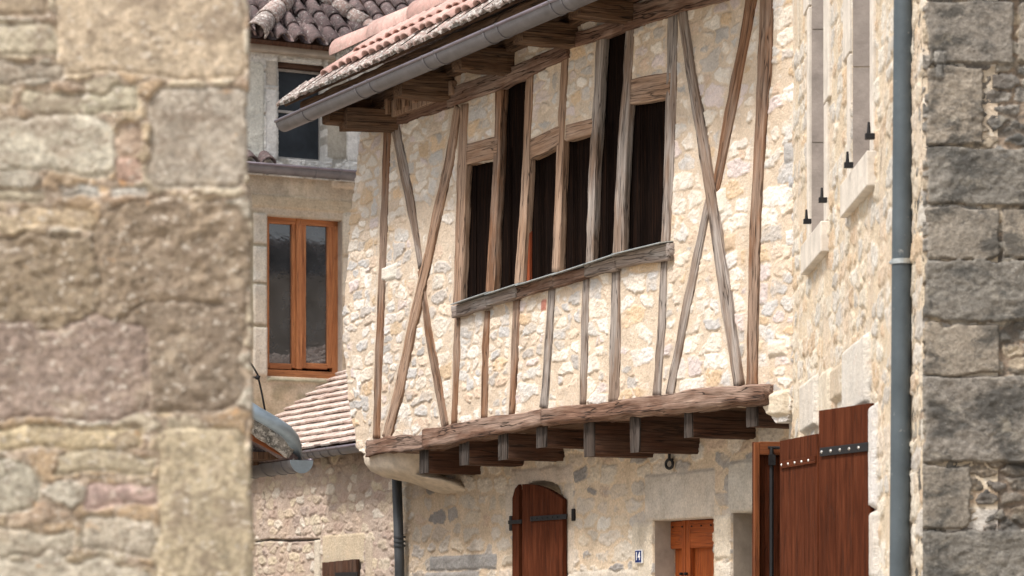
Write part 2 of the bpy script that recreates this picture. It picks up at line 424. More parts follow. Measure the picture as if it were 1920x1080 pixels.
M_PALE = plain('pale_dressed_stone', (.58,.53,.465), .9, 0, .20, 7, .005, .15)
M_PALE2 = plain('grey_dressed_stone', (.36,.31,.26), .9, 0, .22, 6, .004, .15)
M_WINF = plain('grey_window_paint', (.42,.40,.38), .5)
M_REVEAL = plain('grey_brown_reveal_stone', (.33,.285,.255), .9, 0, .25, 6, .004, .1)  # reveal stone set darker than the jambs
M_GROUND = plain('street_paving', (.42,.37,.30), .9, 0, .2, 3, .004, .2)
M_PLAST = plain('lime_render', (.66,.57,.46), .95, 0, .22, 11, .02, .1)
M_BODY = plain('old_lime_wall', (.40,.34,.27), .95, 0, .2, 3, .01, .1)
def glassm(name, col, rough=.04):
    t = NT(name); n = t.noise(t.obj(), 5, 4, .6)
    t.b.inputs['IOR'].default_value = 1.9
    return t.out(t.mix(1, col, t.ramp(n, [(.3, .6), (.7, 1.4)]), 'MULTIPLY'), rough, t.bump(n, .004, .3), 0, .8)
M_GLASS = glassm('window_glass', (.05,.055,.06))
M_GLASSD = glassm('dark_window_glass', (.028,.034,.042), .35); M_GLASSD.node_tree.nodes['Principled BSDF'].inputs['IOR'].default_value = 1.4; M_GLASSD.node_tree.nodes['Principled BSDF'].inputs['Specular IOR Level'].default_value = .4
def claym(name, a, b, lich, lthr, dirt, damt):
    t = NT(name); v = t.obj(); rnd = t.attr('gc')
    n1 = t.noise(v, 5, 5, .6); n2 = t.noise(v, 34, 6, .75, .5); n3 = t.noise(v, 16, 5, .7); per = t.noise(rnd, 3.1, 0)
    c = t.mix(t.ramp(per, [(.38, 0), (.62, 1)]), a, b)
    c = t.mix(t.math('MULTIPLY', t.ramp(n3, [(.45, 0), (.62, 1)]), damt), c, dirt)
    c = t.mix(t.ramp(n2, [(lthr, 0), (lthr+.09, 1)]), c, lich)
    c = t.mix(1, c, t.ramp(n1, [(.3, .85), (.7, 1.12)]), 'MULTIPLY')
    return t.out(c, .85, t.bump(n2, .004, .8), 0, .2)
M_CANALD = claym('dark_lichened_canal_tile', (.12,.085,.085), (.20,.145,.14), (.48,.46,.43), .57, (.075,.065,.065), .8)
M_PINK = claym('pink_ridge_tile', (.50,.31,.27), (.58,.38,.335), (.62,.54,.48), .57, (.34,.24,.21), .6)
M_EAVET = claym('mossy_eave_tile', (.38,.27,.24), (.28,.22,.20), (.60,.57,.53), .50, (.14,.125,.115), .8)
M_FLATT = claym('pale_flat_tile', (.52,.41,.36), (.66,.57,.51), (.74,.70,.65), .55, (.32,.22,.18), .6)
M_MOSS = claym('mossy_verge_mortar', (.32,.30,.28), (.26,.25,.24), (.55,.54,.52), .50, (.07,.07,.065), .9)
def lay_tuple(fr, L):
    out = []
    for (x0, y0, x1, y1, c, hh, rr) in L:
        a0, z1 = fr.az(x0, y0); a1, z0 = fr.az(x1, y1); out.append((a0, z0, a1, z1, c, hh, rr))
    return out
def P(fr, pts, o=0.0): return [fr.az(x, y, o) for x, y in pts]

# ================================================================ ground
g = MB(); g.add([(-200,-60,0),(200,-60,0),(200,400,0),(-200,400,0)], [(0,1,2,3)])
go = g.build('ground', M_GROUND); go['kind'] = 'structure'

# ================================================================ jettied house
farA = FAC.az(660, 500)[0]; nearA = FAC.az(1487, 500)[0]
base = FAC.pt((farA+nearA)/2, 0)
H = thing('timber_framed_house', 'timber-framed house with cream rubble infill and jettied upper floor over a stone ground floor', 'house', base)
openings = {
 1: [(878,308),(924,300),(917,560),(867,575)],
 2: [(942,150),(984,138),(971,545),(929,555)],
 3: [(997,290),(1046,270),(1037,520),(983,540)],
 4: [(1061,262),(1110,250),(1103,500),(1047,515)],
 5: [(1131,66),(1172,56),(1157,480),(1109,495)],
 6: [(1184,185),(1252,170),(1246,468),(1167,482)]}
outl = [(705,235),(676,250),(668,330),(658,400),(654,470),(648,540),(643,600),(645,650),(650,700),(655,760),(664,800),(668,838),(680,850),(1010,792),(1432,752),(1455,792),(1476,800),(1483,760),(1488,700),(1490,400),(1492,-60),(700,-60)]
FA = rng_(FAC.az(630, 500)[0], FAC.az(1495, 500)[0], .007)
FZ = rng_(2.62, 5.62, .007)
TIMBERS = []
def lay_f(A, Z):
    big = rubble(A, Z, .29, .115, 12, .15, .0085, PAL, MORT, 1.3, 3.4, .92, .05, .12, .3)
    sm = rubble(A, Z, .18, .078, 11, .18, .0085, PAL, MORT, 1.3, 3.0, .92, .07, .14, .3)
    sel = sstep(-.03, .03, fbm(A, Z, 2.3, 3, 19))
    h = sm[0]*(1-sel)+big[0]*sel; c = sm[1]*(1-sel[..., None])+big[1]*sel[..., None]
    # trowelled mortar smeared over part of the stones
    sm_ = sstep(.06, .16, fbm(A, Z*1.4, 5.5, 4, 21))*.4
    c = c*(1-sm_[..., None])+np.array(MORT)*sm_[..., None]; h = h*(1-.5*sm_)+.002*sm_
    for px, w in TIMBERS:
        q = [FAC.az(x, y) for x, y in px]; d = np.full(A.shape, 9.)
        for (a0, z0), (a1, z1) in zip(q[:-1], q[1:]):
            t = np.clip(((A-a0)*(a1-a0)+(Z-z0)*(z1-z0))/((a1-a0)**2+(z1-z0)**2), 0, 1)
            d = np.minimum(d, np.hypot(A-a0-t*(a1-a0), Z-z0-t*(z1-z0)))
        hw = w/2; m = sstep(hw+.030, hw+.004, d+.03*fbm(A, Z, 18, 2, 23))
        h = h*(1-m); c = c*(1-.8*m[..., None])+np.array(MORT)*.8*m[..., None]
    return fin_f(A, Z, h, c)
def fin_f(A, Z, h, c):
    # isolated bigger and rust-coloured stones
    L = [(1015,562,1026,582,C(.48,.20,.15),.008,.006),(1470,270,1492,305,C(.38,.37,.36),.012,.012),(1478,330,1494,352,C(.42,.42,.43),.012,.01),
         (1340,355,1362,400,C(.66,.62,.54),.014,.01),(1440,640,1476,668,C(.62,.55,.46),.02,.01),(1425,735,1482,782,C(.62,.54,.42),.035,.02),
         (880,440,896,470,C(.5,.3,.2),.01,.01),(1358,440,1380,470,C(.55,.42,.30),.012,.01),(716,500,745,524,C(.68,.64,.56),.016,.01)]
    return blocks(A, Z, h, c, lay_tuple(FAC, L), 5, .012, .010)
def build_upper():
  wall('upper_wall', FAC, FA, FZ, lay_f, M_FAC, H, .30, P(FAC, outl), [P(FAC, [(q[0][0]-5, q[0][1]), (q[1][0]+4, q[1][1]), (q[2][0]+4, q[2][1]), (q[3][0]-5, q[3][1])]) for q in openings.values()])
# timbers
def post(px, w, m=M_POST, nm='post', **k):
    wm = sum(w)/len(w); x, y = px[len(px)//2]
    TIMBERS.append((px, abs(FAC.az(x+wm/2, y)[0]-FAC.az(x-wm/2, y)[0])))
    return timber(nm, FAC, px, w, H, m, **k)
post([(724,240),(719,400),(712,600),(704,822)], [16,15,15,16], M_POST)
post([(738,232),(752,300),(768,380),(787,500)], [16,19,17,11], M_POSTG, 'brace', proud=.012)
post([(786,505),(802,620),(815,690),(834,800)], [9,13,15,14], M_POST, 'brace', proud=.012)
post([(857,200),(842,300),(818,400),(797,500),(772,610),(745,740),(722,824)], [15,17,19,18,18,18,20], M_LIGHTW, 'brace', proud=.020)
post([(869,195),(866,300),(862,420),(855,592)], [16,19,20,18], M_LIGHTW)
post([(857,596),(855,670),(850,795)], [11,14,11])
post([(934,165),(930,300),(924,420),(917,560)], [14,15,15,20], M_POST)
post([(913,583),(909,650),(906,785)], [10,15,12])
post([(992,142),(987,250),(983,350),(972,538)], [15,16,16,19], M_LIGHTW)
post([(967,560),(964,650),(957,778)], [15,16,13])
post([(1059,92),(1053,200),(1047,330),(1040,510)], [14,15,14,16], M_LIGHTW)
post([(1034,538),(1029,620),(1019,765)], [13,15,16], M_POSTG)
post([(1124,66),(1116,200),(1108,330),(1103,500)], [13,14,14,12], M_POSTG)
post([(1098,520),(1096,600),(1092,758)], [13,14,13], M_POSTG)
post([(1180,48),(1174,150),(1166,260),(1157,482)], [17,18,19,21], M_POSTG)
post([(1153,510),(1152,620),(1149,755)], [17,20,22], M_POSTG)
post([(1259,25),(1258,150),(1255,260),(1246,462)], [17,20,20,16], M_POSTG)
post([(1244,486),(1240,600),(1231,742)], [12,15,19], M_POSTG)
post([(1275,20),(1291,130),(1312,250),(1328,350),(1347,480),(1384,724)], [16,19,21,22,22,22], M_POSTG, 'brace', proud=.022)
post([(1412,-30),(1394,80),(1370,200),(1345,330),(1333,385)], [24,22,23,20,16], M_POST, 'brace', proud=.010)
post([(1330,370),(1305,480),(1288,560),(1254,742)], [14,18,18,17], M_POSTG, 'brace', proud=.010)
post([(1437,-40),(1431,120),(1423,260),(1414,420),(1411,560),(1407,728)], [24,26,24,20,20,24], M_POST, proud=.018)
# lintels over the openings
for q, w in (([(874,290),(932,276)], 40), ([(994,280),(1052,252)], 38), ([(1060,250),(1112,236)], 30), ([(1182,172),(1256,158)], 48)):
    TIMBERS.append((q, .13)); timber('lintel', FAC, q, w, H, M_LIGHTW, proud=.010, depth=.10, crook=.002, wav=.08)
# wall plate
timber('wall_plate', FAC, [(728,226),(850,186)], 26, H, M_BEAM, proud=.02)
timber('wall_plate', FAC, [(838,184),(940,150),(1062,92)], [32,34,30], H, M_BEAM, proud=.028)
timber('wall_plate', FAC, [(1058,80),(1172,44)], 26, H, M_BEAM, proud=.024)
timber('wall_plate', FAC, [(1168,34),(1290,2),(1420,-34)], [44,38,36], H, M_BEAM, proud=.030)
build_upper()
# jetty beams
timber('jetty_beam', FAC, [(685,842),(740,834),(796,827)], [32,30,30], H, M_BEAM, proud=.05, depth=.2, rough=.014)
timber('jetty_beam', FAC, [(791,824),(900,803),(1013,782)], [36,34,32], H, M_BEAM, proud=.06, depth=.2, rough=.004)
timber('jetty_beam', FAC, [(1014,782),(1120,770),(1240,758),(1340,742),(1432,738)], [32,34,36,42,40], H, M_BEAM, proud=.07, depth=.2, rough=.016, crook=.012)
# window sill beams with flashing
def sillseg(p0, p1, w, nm, m, pr):
    timber(nm, FAC, [p0, p1], w, H, m, proud=pr-.03, depth=.12, rough=.007)
sillseg((846,585), (912,564), 22, 'window_sill', M_FLASH, .085)
sillseg((910,564), (966,549), 22, 'window_sill', M_FLASH, .09)
sillseg((964,549), (1036,527), 23, 'window_sill', M_BEAM, .08)
sillseg((1036,527), (1098,509), 22, 'window_sill', M_BEAM, .082)
sillseg((1095,508), (1152,492), 24, 'window_sill', M_FLASH, .088)
sillseg((1148,490), (1252,471), 29, 'window_sill', M_FLASH, .08)
mb = MB()
for (x0, y0, x1, y1) in ((844,572,912,549),(908,553,972,532),(966,536,1040,513),(1034,516,1098,495),(1092,497,1152,477),(1146,478,1236,456)):
    a0, z0 = FAC.az(x0, y0, .105); a1, z1 = FAC.az(x1, y1, .105)
    p0 = FAC.pt(a0, z0, .105); p1 = FAC.pt(a1, z1, .105); q0 = FAC.pt(a0, z0+.02, -.02); 
    mb.box(p0, p1-p0, q0-p0, (0, 0, .007), 0)
mb.build('sill_flashing', M_LEAD, H, bevel=.001)
# boarded panels, painted near-black as the shade inside the openings, with narrow red frames
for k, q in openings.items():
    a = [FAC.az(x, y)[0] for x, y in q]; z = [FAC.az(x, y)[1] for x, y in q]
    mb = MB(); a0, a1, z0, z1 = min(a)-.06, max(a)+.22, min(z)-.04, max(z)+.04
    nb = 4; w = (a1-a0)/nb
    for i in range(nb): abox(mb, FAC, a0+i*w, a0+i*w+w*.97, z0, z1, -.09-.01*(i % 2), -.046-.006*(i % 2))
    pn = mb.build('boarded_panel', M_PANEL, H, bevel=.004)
    mb = MB()
    ar = max(a)
    abox(mb, FAC, ar-(.055 if k == 6 else .02), ar+.03, z0, z1, -.044, -.02)
    if k in (1, 2, 6): mb.build('frame', M_REDW, pn, bevel=.003)
# floor joists
N3 = Vector((FAC.n[0], FAC.n[1], 0)); U3 = Vector((FAC.u[0], FAC.u[1], 0)); ZV = Vector((0, 0, 1))
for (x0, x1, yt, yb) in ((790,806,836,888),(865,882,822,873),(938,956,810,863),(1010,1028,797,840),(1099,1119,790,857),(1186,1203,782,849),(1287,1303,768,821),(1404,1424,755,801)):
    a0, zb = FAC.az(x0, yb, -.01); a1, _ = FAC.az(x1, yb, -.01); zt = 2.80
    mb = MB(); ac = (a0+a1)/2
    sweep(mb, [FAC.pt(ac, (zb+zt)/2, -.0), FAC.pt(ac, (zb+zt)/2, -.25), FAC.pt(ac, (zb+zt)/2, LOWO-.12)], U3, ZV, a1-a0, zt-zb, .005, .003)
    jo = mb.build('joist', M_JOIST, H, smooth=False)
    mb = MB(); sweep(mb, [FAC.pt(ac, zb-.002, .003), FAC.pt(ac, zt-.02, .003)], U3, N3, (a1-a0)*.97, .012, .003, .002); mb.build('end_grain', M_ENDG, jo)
# jetty soffit boards
mb = MB(); af0 = FAC.az(700, 800)[0]; af1 = FAC.az(1470, 800)[0]
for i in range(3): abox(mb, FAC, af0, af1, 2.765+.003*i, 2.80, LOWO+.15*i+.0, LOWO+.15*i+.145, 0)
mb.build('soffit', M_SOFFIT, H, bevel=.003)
# ground floor wall
lowL = LOW.az(748, 1000)[0]; lowR = LOW.az(1520, 1000)[0]
dl, dzt = LOW.az(1225, 976); dr = LOW.az(1338, 969)[0]
wl, wzt = LOW.az(1372, 961); wr = LOW.az(1455, 955)[0]
sl_, szt = LOW.az(972, 935); sr_ = LOW.az(1056, 935)[0]
TAN = [C(.26,.25,.245), C(.60,.56,.50), C(.52,.44,.36), C(.50,.45,.39), C(.42,.39,.36), C(.56,.48,.38), C(.34,.325,.31), C(.54,.48,.41), C(.50,.39,.30), C(.58,.52,.44), C(.52,.47,.41), C(.56,.50,.42)]
def lay_l(A, Z):
    h, c = rubble(A, Z, .24, .115, 31, .20, .011, TAN, (.575,.465,.345), 1.3, 3.2, .9, .06, .12, .5)
    c2 = sstep(.08, .18, fbm(A, Z, 2.6, 4, 33))[..., None]*.4; c = c*(1-c2)+np.array((.575,.465,.345))*c2
    L = [(806,1042,932,1068,C(.25,.245,.24),.012,.02),(800,1072,900,1100,C(.27,.26,.25),.012,.02),(958,880,1075,905,C(.52,.44,.37),.012,.004),
         (1210,888,1342,974,C(.50,.45,.39),.018,.004),(1367,862,1460,958,C(.47,.44,.39),.018,.004),
         (1185,980,1224,1100,C(.58,.51,.41),.014,.005),(1340,965,1372,1050,C(.58,.52,.43),.016,.004),(1340,1052,1372,1100,C(.52,.47,.40),.014,.006),
         (1060,1070,1200,1100,C(.50,.45,.38),.012,.01),(948,905,967,1000,C(.53,.46,.38),.012,.006),(1058,905,1078,1080,C(.53,.46,.38),.012,.006)]
    return blocks(A, Z, h, c, lay_tuple(LOW, L), 15, .012, .010, .20)
arch = [(sl_, 0), (sl_, szt)]+[(sl_+(sr_-sl_)*(.5-.5*math.cos(t*math.pi/10)), szt+.12*math.sin(t*math.pi/10)) for t in range(1, 10)]+[(sr_, szt), (sr_, 0)]
ZL = np.concatenate([[0, .5, 1.0, 1.3], rng_(1.5, 2.80, .009)])
wall('lower_wall', LOW, rng_(lowL-.02, lowR, .009), ZL, lay_l, M_LOW, H, .35, None,
     [[(dl, -1), (dl, dzt), (dr, dzt), (dr, -1)], [(wl, -1), (wl, wzt), (wr, wzt), (wr, -1)], arch])
# near-black sheet painted as the shade of the room behind the ground floor openings
mb = MB(); abox(mb, LOW, wl-.1, wr+.2, 0, 2.6, -.62, -.58); mb.build('shade_sheet', M_PANEL, H)
# door set in the wall
D = MB(); abox(D, LOW, dl-.02, dr+.10, 0, dzt+.02, -.23, -.17)
door = D.build('door', M_DOOR, H)
DF = MB()
ad0 = LOW.az(1258, 1000, -.15)[0]; adm = LOW.az(1290, 1000, -.15)[0]; ad1 = dr+.12
for (a, b) in ((ad0-.05, adm-.004), (adm+.004, ad1)):
    st = .05
    abox(DF, LOW, a, a+st, 0, dzt, -.172, -.13); abox(DF, LOW, b-st, b, 0, dzt, -.172, -.13)
    for z0, z1 in ((dzt-.19, dzt-.005), (1.0, 1.12), (0, .2)): abox(DF, LOW, a+st, b-st, z0, z1, -.172, -.132, 0)
DF.build('door_panelling', M_DOOR, door, bevel=.008)
for i in range(6):
    DS = MB();
    a = ad0+.07+i*(dr-ad0)/6.5; p = LOW.pt(a, dzt-.045, -.125); DS.tube([p, p+N3*.006], .006, 8); DS.build('stud', M_IRON, door)
for a in (adm-.03, adm+.03):
    DS = MB(); p = LOW.pt(a, LOW.az(1285, 1076, -.13)[1], -.125); DS.tube([p, p+N3*.02], .010, 8); DS.build('door_knob', M_IRON, door)
# stone reveal of the right doorway
mb = MB(); abox(mb, LOW, wl+.0, wl+.004, 0, wzt, -.30, -.01); mb.build('reveal', M_PALE2, H)
mb = MB(); abox(mb, LOW, dl, dl+.004, 0, dzt, -.16, -.01); mb.build('reveal', M_PALE2, H)
# arched shutter in the ground floor window
sh = MB()
def arcpoly(x0, x1, ytl, ymid, ytr, n=12):
    pts = []
    for i in range(n+1):
        t = i/n; x = x0+(x1-x0)*t
        y = (1-t)**2*ytl+2*t*(1-t)*ymid+t*t*ytr
        pts.append(LOW.az(x, y, .05))
    return [(LOW.az(x0, 1080, .05)[0], 1.0)]+pts+[(LOW.az(x1, 1080, .05)[0], 1.0)]
sh.prism(LOW, arcpoly(980, 1056, 908, 904, 936), .02, .055)
shu = sh.build('arched_shutter', M_SHUT, H, bevel=.003)
s2 = MB(); s2.prism(LOW, [(LOW.az(967,0)[0], 1.0), LOW.az(967, 934), LOW.az(972, 916), LOW.az(979, 908), (LOW.az(979,0)[0], 1.0)], -.04, .03)
s2.build('shutter_leaf', M_SHUT, H, bevel=.003)
s3 = MB(); pa, pz = LOW.az(995, 973, .06); pb, _ = LOW.az(1063, 970, .06)
abox(s3, LOW, pa, pb, pz-.018, pz+.018, .054, .066, 0)
for i in range(6): 
    p = LOW.pt(pa+.03+i*(pb-pa)/7, pz, .065); s3.tube([p, p+N3*.006], .006, 8)
hk = LOW.az(1063, 970, .0)[0]; abox(s3, LOW, pb-.01, pb+.022, pz-.03, pz+.055, .0, .02)
s3.build('strap_hinge', M_IRON, shu, bevel=.002)
s4 = MB(); pa, pz = LOW.az(958, 980, .02); pb, _ = LOW.az(976, 976, .05)
abox(s4, LOW, pa, pb, pz-.012, pz+.016, .03, .045, 0); abox(s4, LOW, pa-.012, pa+.03, pz-.06, pz+.05, -.01, .03)
s4.build('shutter_catch', M_IRON, shu, bevel=.002)
# iron ring under the jetty
mb = MB(); rc = LOW.px(1255, 870, .03); mb.tube([rc+ZV*.03, rc+ZV*.09], .010, 8)
ring = [rc+U3*.045*math.cos(t*math.pi/12)+ZV*.030*math.sin(t*math.pi/12) for t in range(25)]
mb.tube(ring, .010, 8, False); mb.tube([rc+ZV*.03-N3*.05, rc+ZV*.03], .008, 6)
mb.build('iron_ring', M_IRON, H, smooth=True)
# corner corbel of the jetty
def blob(mb, c, rad, seed, ax=(1,1,1), n=22):
    rng = np.random.RandomState(seed); vs = []; fs = []; m = n
    for i in range(m+1):
        th = math.pi*i/m
        for j in range(2*n):
            ph = math.pi*j/n
            d = np.array([math.sin(th)*math.cos(ph), math.sin(th)*math.sin(ph), math.cos(th)])
            e = np.sign(d)*np.abs(d)**.75
            f = 1+.16*float(fbm(np.array([d[0]*1.7+d[2]]), np.array([d[1]*1.7-d[2]]), 1.6, 4, seed)[0])*2
            vs.append(c+U3*float(e[0]*rad[0]*f)+N3*float(e[1]*rad[1]*f)+ZV*float(e[2]*rad[2]*f))
    for i in range(m):
        for j in range(2*n):
            j2 = (j+1) % (2*n); fs.append((i*2*n+j, (i+1)*2*n+j, (i+1)*2*n+j2, i*2*n+j2))
    mb.add(vs, fs)
mb = MB()
def loft(mb, secs, n=28):
    """secs: (frame point x,y px, offset, half size along u, half along n, half height)"""
    vs = []
    for i, (c, ru, rn, rz_) in enumerate(secs):
        for j in range(n):
            q = 2*math.pi*j/n; cq, sq = math.cos(q), math.sin(q)
            e = .6; f = 1+.10*float(fbm(np.array([i*.45]), np.array([j*.5]), 1.1, 3, 44)[0])*2
            vs.append(c+U3*(math.copysign(abs(cq)**e, cq)*ru*f)+N3*(math.copysign(abs(sq)**e, sq)*rn*f)+ZV*rz_*math.sin(q*2+i)*.3)
    m = len(secs)
    fs = [(i*n+j, i*n+(j+1) % n, (i+1)*n+(j+1) % n, (i+1)*n+j) for i in range(m-1) for j in range(n)]
    fs += [tuple(range(n)), tuple(reversed(range((m-1)*n, m*n)))]
    mb.add(vs, fs)
ca = FAC.az(712, 865)[0]
def cs(da, z, o, ru, rn): return (FAC.pt(ca+da, z, o), ru, rn, .012)
loft(mb, [cs(.02,2.80,-.19,.44,.20), cs(.00,2.74,-.18,.45,.20), cs(.00,2.68,-.18,.43,.19), cs(.02,2.62,-.19,.38,.175), cs(.06,2.575,-.22,.31,.15), cs(.16,2.55,-.27,.27,.13),
          cs(.26,2.53,-.32,.27,.12), cs(.30,2.50,-.38,.27,.10), cs(.33,2.46,-.44,.26,.075), cs(.35,2.42,-.52,.24,.05)])
mb.build('corbel', M_PLAST, H, smooth=True)
# eaves: cantilever beams, boards, roof, gutter
GO = .60
gz = 1.5+922/5000*((FAC.pn+GO)/((517-CX)/FPX*FAC.n[0]+FAC.n[1]))
def gz_at(x, y, o): return FAC.az(x, y, o)
for (x0, x1, yt, yb) in ((604,700,184,234),(738,845,136,184),(848,955,88,135),(962,1060,40,84),(1068,1165,-6,36),(1175,1290,-60,-20)):
    # x0 = outer end, measured at the beam's offset
    o1 = .42
    a, zb = FAC.az(x0, yb, o1); zt = FAC.az(x0, yt, o1)[1]
    mb = MB(); sweep(mb, [FAC.pt(a+.07, (zb+zt)/2, o1), FAC.pt(a+.07, (zb+zt)/2, o1*.5), FAC.pt(a+.07, (zb+zt)/2+.01, -.12)], U3, ZV, .15, zt-zb, .010, .006)
    mb.build('eaves_beam', M_DARK, H)
ga0 = FAC.az(517, 228, GO)[0]; ga1 = FAC.az(1300, 0, GO)[0]
# longitudinal purlin and soffit
for (o_, dz_, w_, h_, m_) in ((.40, 5.47, .12, .11, M_DARK), (.0, 5.50, .14, .14, M_DARK)):
    mb = MB(); sweep(mb, [FAC.pt(ga0+.12+(.55-o_)*.4, dz_, o_), FAC.pt((ga0+ga1)/2, dz_+.01, o_), FAC.pt(ga1, dz_, o_)], N3, ZV, w_, h_, .01, .01)
    mb.build('purlin', m_, H)
TP = .76; er = Vector((-N3.x, -N3.y, TP)).normalized(); nr = U3.cross(er).normalized()
if nr.z < 0: nr = -nr
E0 = FAC.pt(ga0+.03, 5.53, .55)
RL = .56/er.xy.length
mb = MB()
LN = ga1-ga0
nb = 5
for i in range(nb):
    mb.box(E0+er*(RL*i/nb)-nr*.03, U3*LN, er*(RL/nb-.008), nr*.022, 0)
mb.build('roof_boarding', M_SOFFIT, H, bevel=.003)
def canal(mb, O, U, E, Nn, ncol, nrow, cp, rl, r, seed, jit=.008, thick=.014, lift=0.0, sq=1.0):
    rng = random.Random(seed); K = 9
    for c in range(ncol):
        for rr in range(nrow):
            j = lambda s: (rng.random()-.5)*2*s
            b0 = O+U*(c*cp+j(jit))+E*(rr*rl+j(jit*1.5)-.03)+Nn*(lift+.012*(0)+j(.003))
            b1 = b0+E*(rl+.07)+U*j(jit*.7)-Nn*.012
            vs = []; gs = []; gg = (rng.random()*30, rng.random()*30, 0)
            r0 = r*(1+j(.04)); r1 = r0*.82
            for (b, q) in ((b0, r0), (b1, r1)):
                for th in (0, thick):
                    for k in range(K):
                        t = math.pi*k/(K-1)
                        vs.append(b+U*math.cos(t)*(q-th)+Nn*math.sin(t)*(q*sq-th)); gs.append(gg)
            fs = []
            for k in range(K-1):
                fs.append((k, k+1, 2*K+k+1, 2*K+k)); fs.append((K+k, K+k+1, 3*K+k+1, 3*K+k)); fs.append((k, k+1, K+k+1, K+k))
            mb.add(vs, fs, gs)
# bottom row mossy, upper rows pink
c0 = .145; nc = int(LN/c0)
mb = MB(); canal(mb, E0+nr*.0, U3, er, nr, nc, 1, c0, .28, .066, 3, .014, .018, .0, .55)
# concave under tiles bedded in mortar
for c in range(nc):
    b = E0+U3*((c+.5)*c0)-er*.025+nr*(.012+random.random()*.012)
    gg = (random.random()*30, 0, 0)
    v0 = len(mb.v); K = 7; vs = []
    for (bb) in (b, b+er*.3):
        for k in range(K):
            t = math.pi*(.12+.76*k/(K-1)); vs.append(bb+U3*math.cos(t)*.072-nr*(math.sin(t)*.03-.030))
        for k in range(K):
            t = math.pi*(.12+.76*k/(K-1)); vs.append(bb+U3*math.cos(t)*.072-nr*(math.sin(t)*.03-.008))
    fs = []
    for k in range(K-1): fs += [(k, k+1, 2*K+k+1, 2*K+k), (K+k, K+k+1, 3*K+k+1, 3*K+k), (k, k+1, K+k+1, K+k)]
    mb.add(vs, fs, [gg]*len(vs))
blob_e = MB()
et = mb.build('eaves_tiles', M_EAVET, H, smooth=True)
mb = MB(); O2 = E0+U3*.62+er*.20+nr*.012; canal(mb, O2, U3, er, nr, nc-4, 1, c0, .26, .070, 4, .012, .012, .030, .60); O2 = E0+U3*.95+er*.36+nr*.012; canal(mb, O2, U3, er, nr, nc-6, 1, c0, .22, .070, 14, .012, .012, .048, .60)
mb.build('roof_tiles', M_PINK, H, smooth=True)
# mortar fillet along the eave and under the ridge
def rope(mb, p0, p1, S, T, w, h, rough, n=0): sweep(mb, [p0, (p0+p1)/2, p1], S, T, w, h, rough, .01)
mb = MB(); rope(mb, E0+er*.085+nr*.012, E0+U3*LN+er*.085+nr*.012, er, nr, .22, .022, .018)
rope(mb, E0+U3*.35+er*(RL-.06)+nr*.02, E0+U3*LN+er*(RL-.06)+nr*.02, er, nr, .22, .06, .02)
mb.build('mortar_bed', M_MOSS, H, smooth=True)
# ridge of big round tiles
ra = FAC.az(640, 112, -.03); rz = ra[1]
rp0 = FAC.pt(ra[0], rz+.055, -.05)
mb = MB(); K = 13; tl = .74
for i in range(10):
    b0 = rp0+U3*(i*tl-.0); b1 = b0+U3*(tl+.05)
    vs = []; gg = (random.random()*30, random.random()*30, 0)
    for (b, q) in ((b0, .130), (b1, .108)):
        for th in (0, .016):
            for k in range(K):
                t = math.pi*(-.08+1.16*k/(K-1)); vs.append(b+N3*math.cos(t)*(q-th)+ZV*math.sin(t)*(q-th))
    fs = []
    for k in range(K-1): fs += [(k, k+1, 2*K+k+1, 2*K+k), (K+k, K+k+1, 3*K+k+1, 3*K+k), (k, k+1, K+k+1, K+k), (2*K+k, 2*K+k+1, 3*K+k+1, 3*K+k)]
    mb.add(vs, fs, [gg]*len(vs))
rt = mb.build('ridge_tiles', M_PINK, H, smooth=True)
mb = MB(); mb.tube([rp0+U3*.03-ZV*.01, rp0+U3*7.2-ZV*.01], .098, 14); mb.build('ridge_mortar', M_MOSS, H, smooth=True)
# rear roof slope falling away behind the ridge
mb = MB(); mb.box(rp0-ZV*.03, U3*7.4, -N3*5+ZV*(-.3), ZV*.05, 0); mb.build('rear_roof', M_CANALD, H)
# gutter
def gutter(fr_pt, U, N, L, r, mat, parent, rings, lipmat=None, name='gutter', thick=.004, cap0=False):
    mb = MB(); K = 13; vs = []; fs = []; ns = 24
    for i in range(ns+1):
        b = fr_pt+U*(L*i/ns)
        for rr in (r, r-thick):
            for k in range(K):
                t = math.pi*(k/(K-1)); vs.append(b+N*math.cos(t)*rr-ZV*math.sin(t)*rr*1.05)
    for i in range(ns):
        o0 = i*2*K; o1 = o0+2*K
        for k in range(K-1): fs += [(o0+k, o0+k+1, o1+k+1, o1+k), (o0+K+k, o0+K+k+1, o1+K+k+1, o1+K+k)]
    for o0 in (0, ns*2*K):
        for k in range(K-1): fs.append((o0+k, o0+k+1, o0+K+k+1, o0+K+k))
    vs2 = vs; mb.add(vs2, fs)
    if cap0:
        for b in (fr_pt, fr_pt+U*L):
            mb.add([b+N*math.cos(math.pi*k/(K-1))*r-ZV*math.sin(math.pi*k/(K-1))*r*1.05 for k in range(K)], [tuple(range(K))])
    g_ = mb.build(name, mat, parent, smooth=True)
    bd = MB(); bd.tube([fr_pt+N*r+ZV*.002, fr_pt+U*L+N*r+ZV*.002], .013, 8); bd.build('gutter_lip', M_LIP, g_, smooth=True)
    for l in rings:
        br = MB()
        b = fr_pt+U*l; n0 = len(br.v); vs = []; fs = []
        for du in (0, .022):
            for rr in (r+.005, r-.001):
                for k in range(K):
                    t = math.pi*(k/(K-1)); vs.append(b+U*du+N*math.cos(t)*rr-ZV*math.sin(t)*rr*1.05)
        for k in range(K-1): fs += [(k, k+1, 2*K+k+1, 2*K+k), (k, k+1, K+k+1, K+k), (2*K+k, 2*K+k+1, 3*K+k+1, 3*K+k)]
        br.add(vs, fs); br.tube([b+N*r+ZV*.004, b+U*.022+N*r+ZV*.004], .014, 8)
        br.build('gutter_bracket', mat, g_)
    return g_
g0 = FAC.pt(ga0, gz, GO-.07)
rings = []
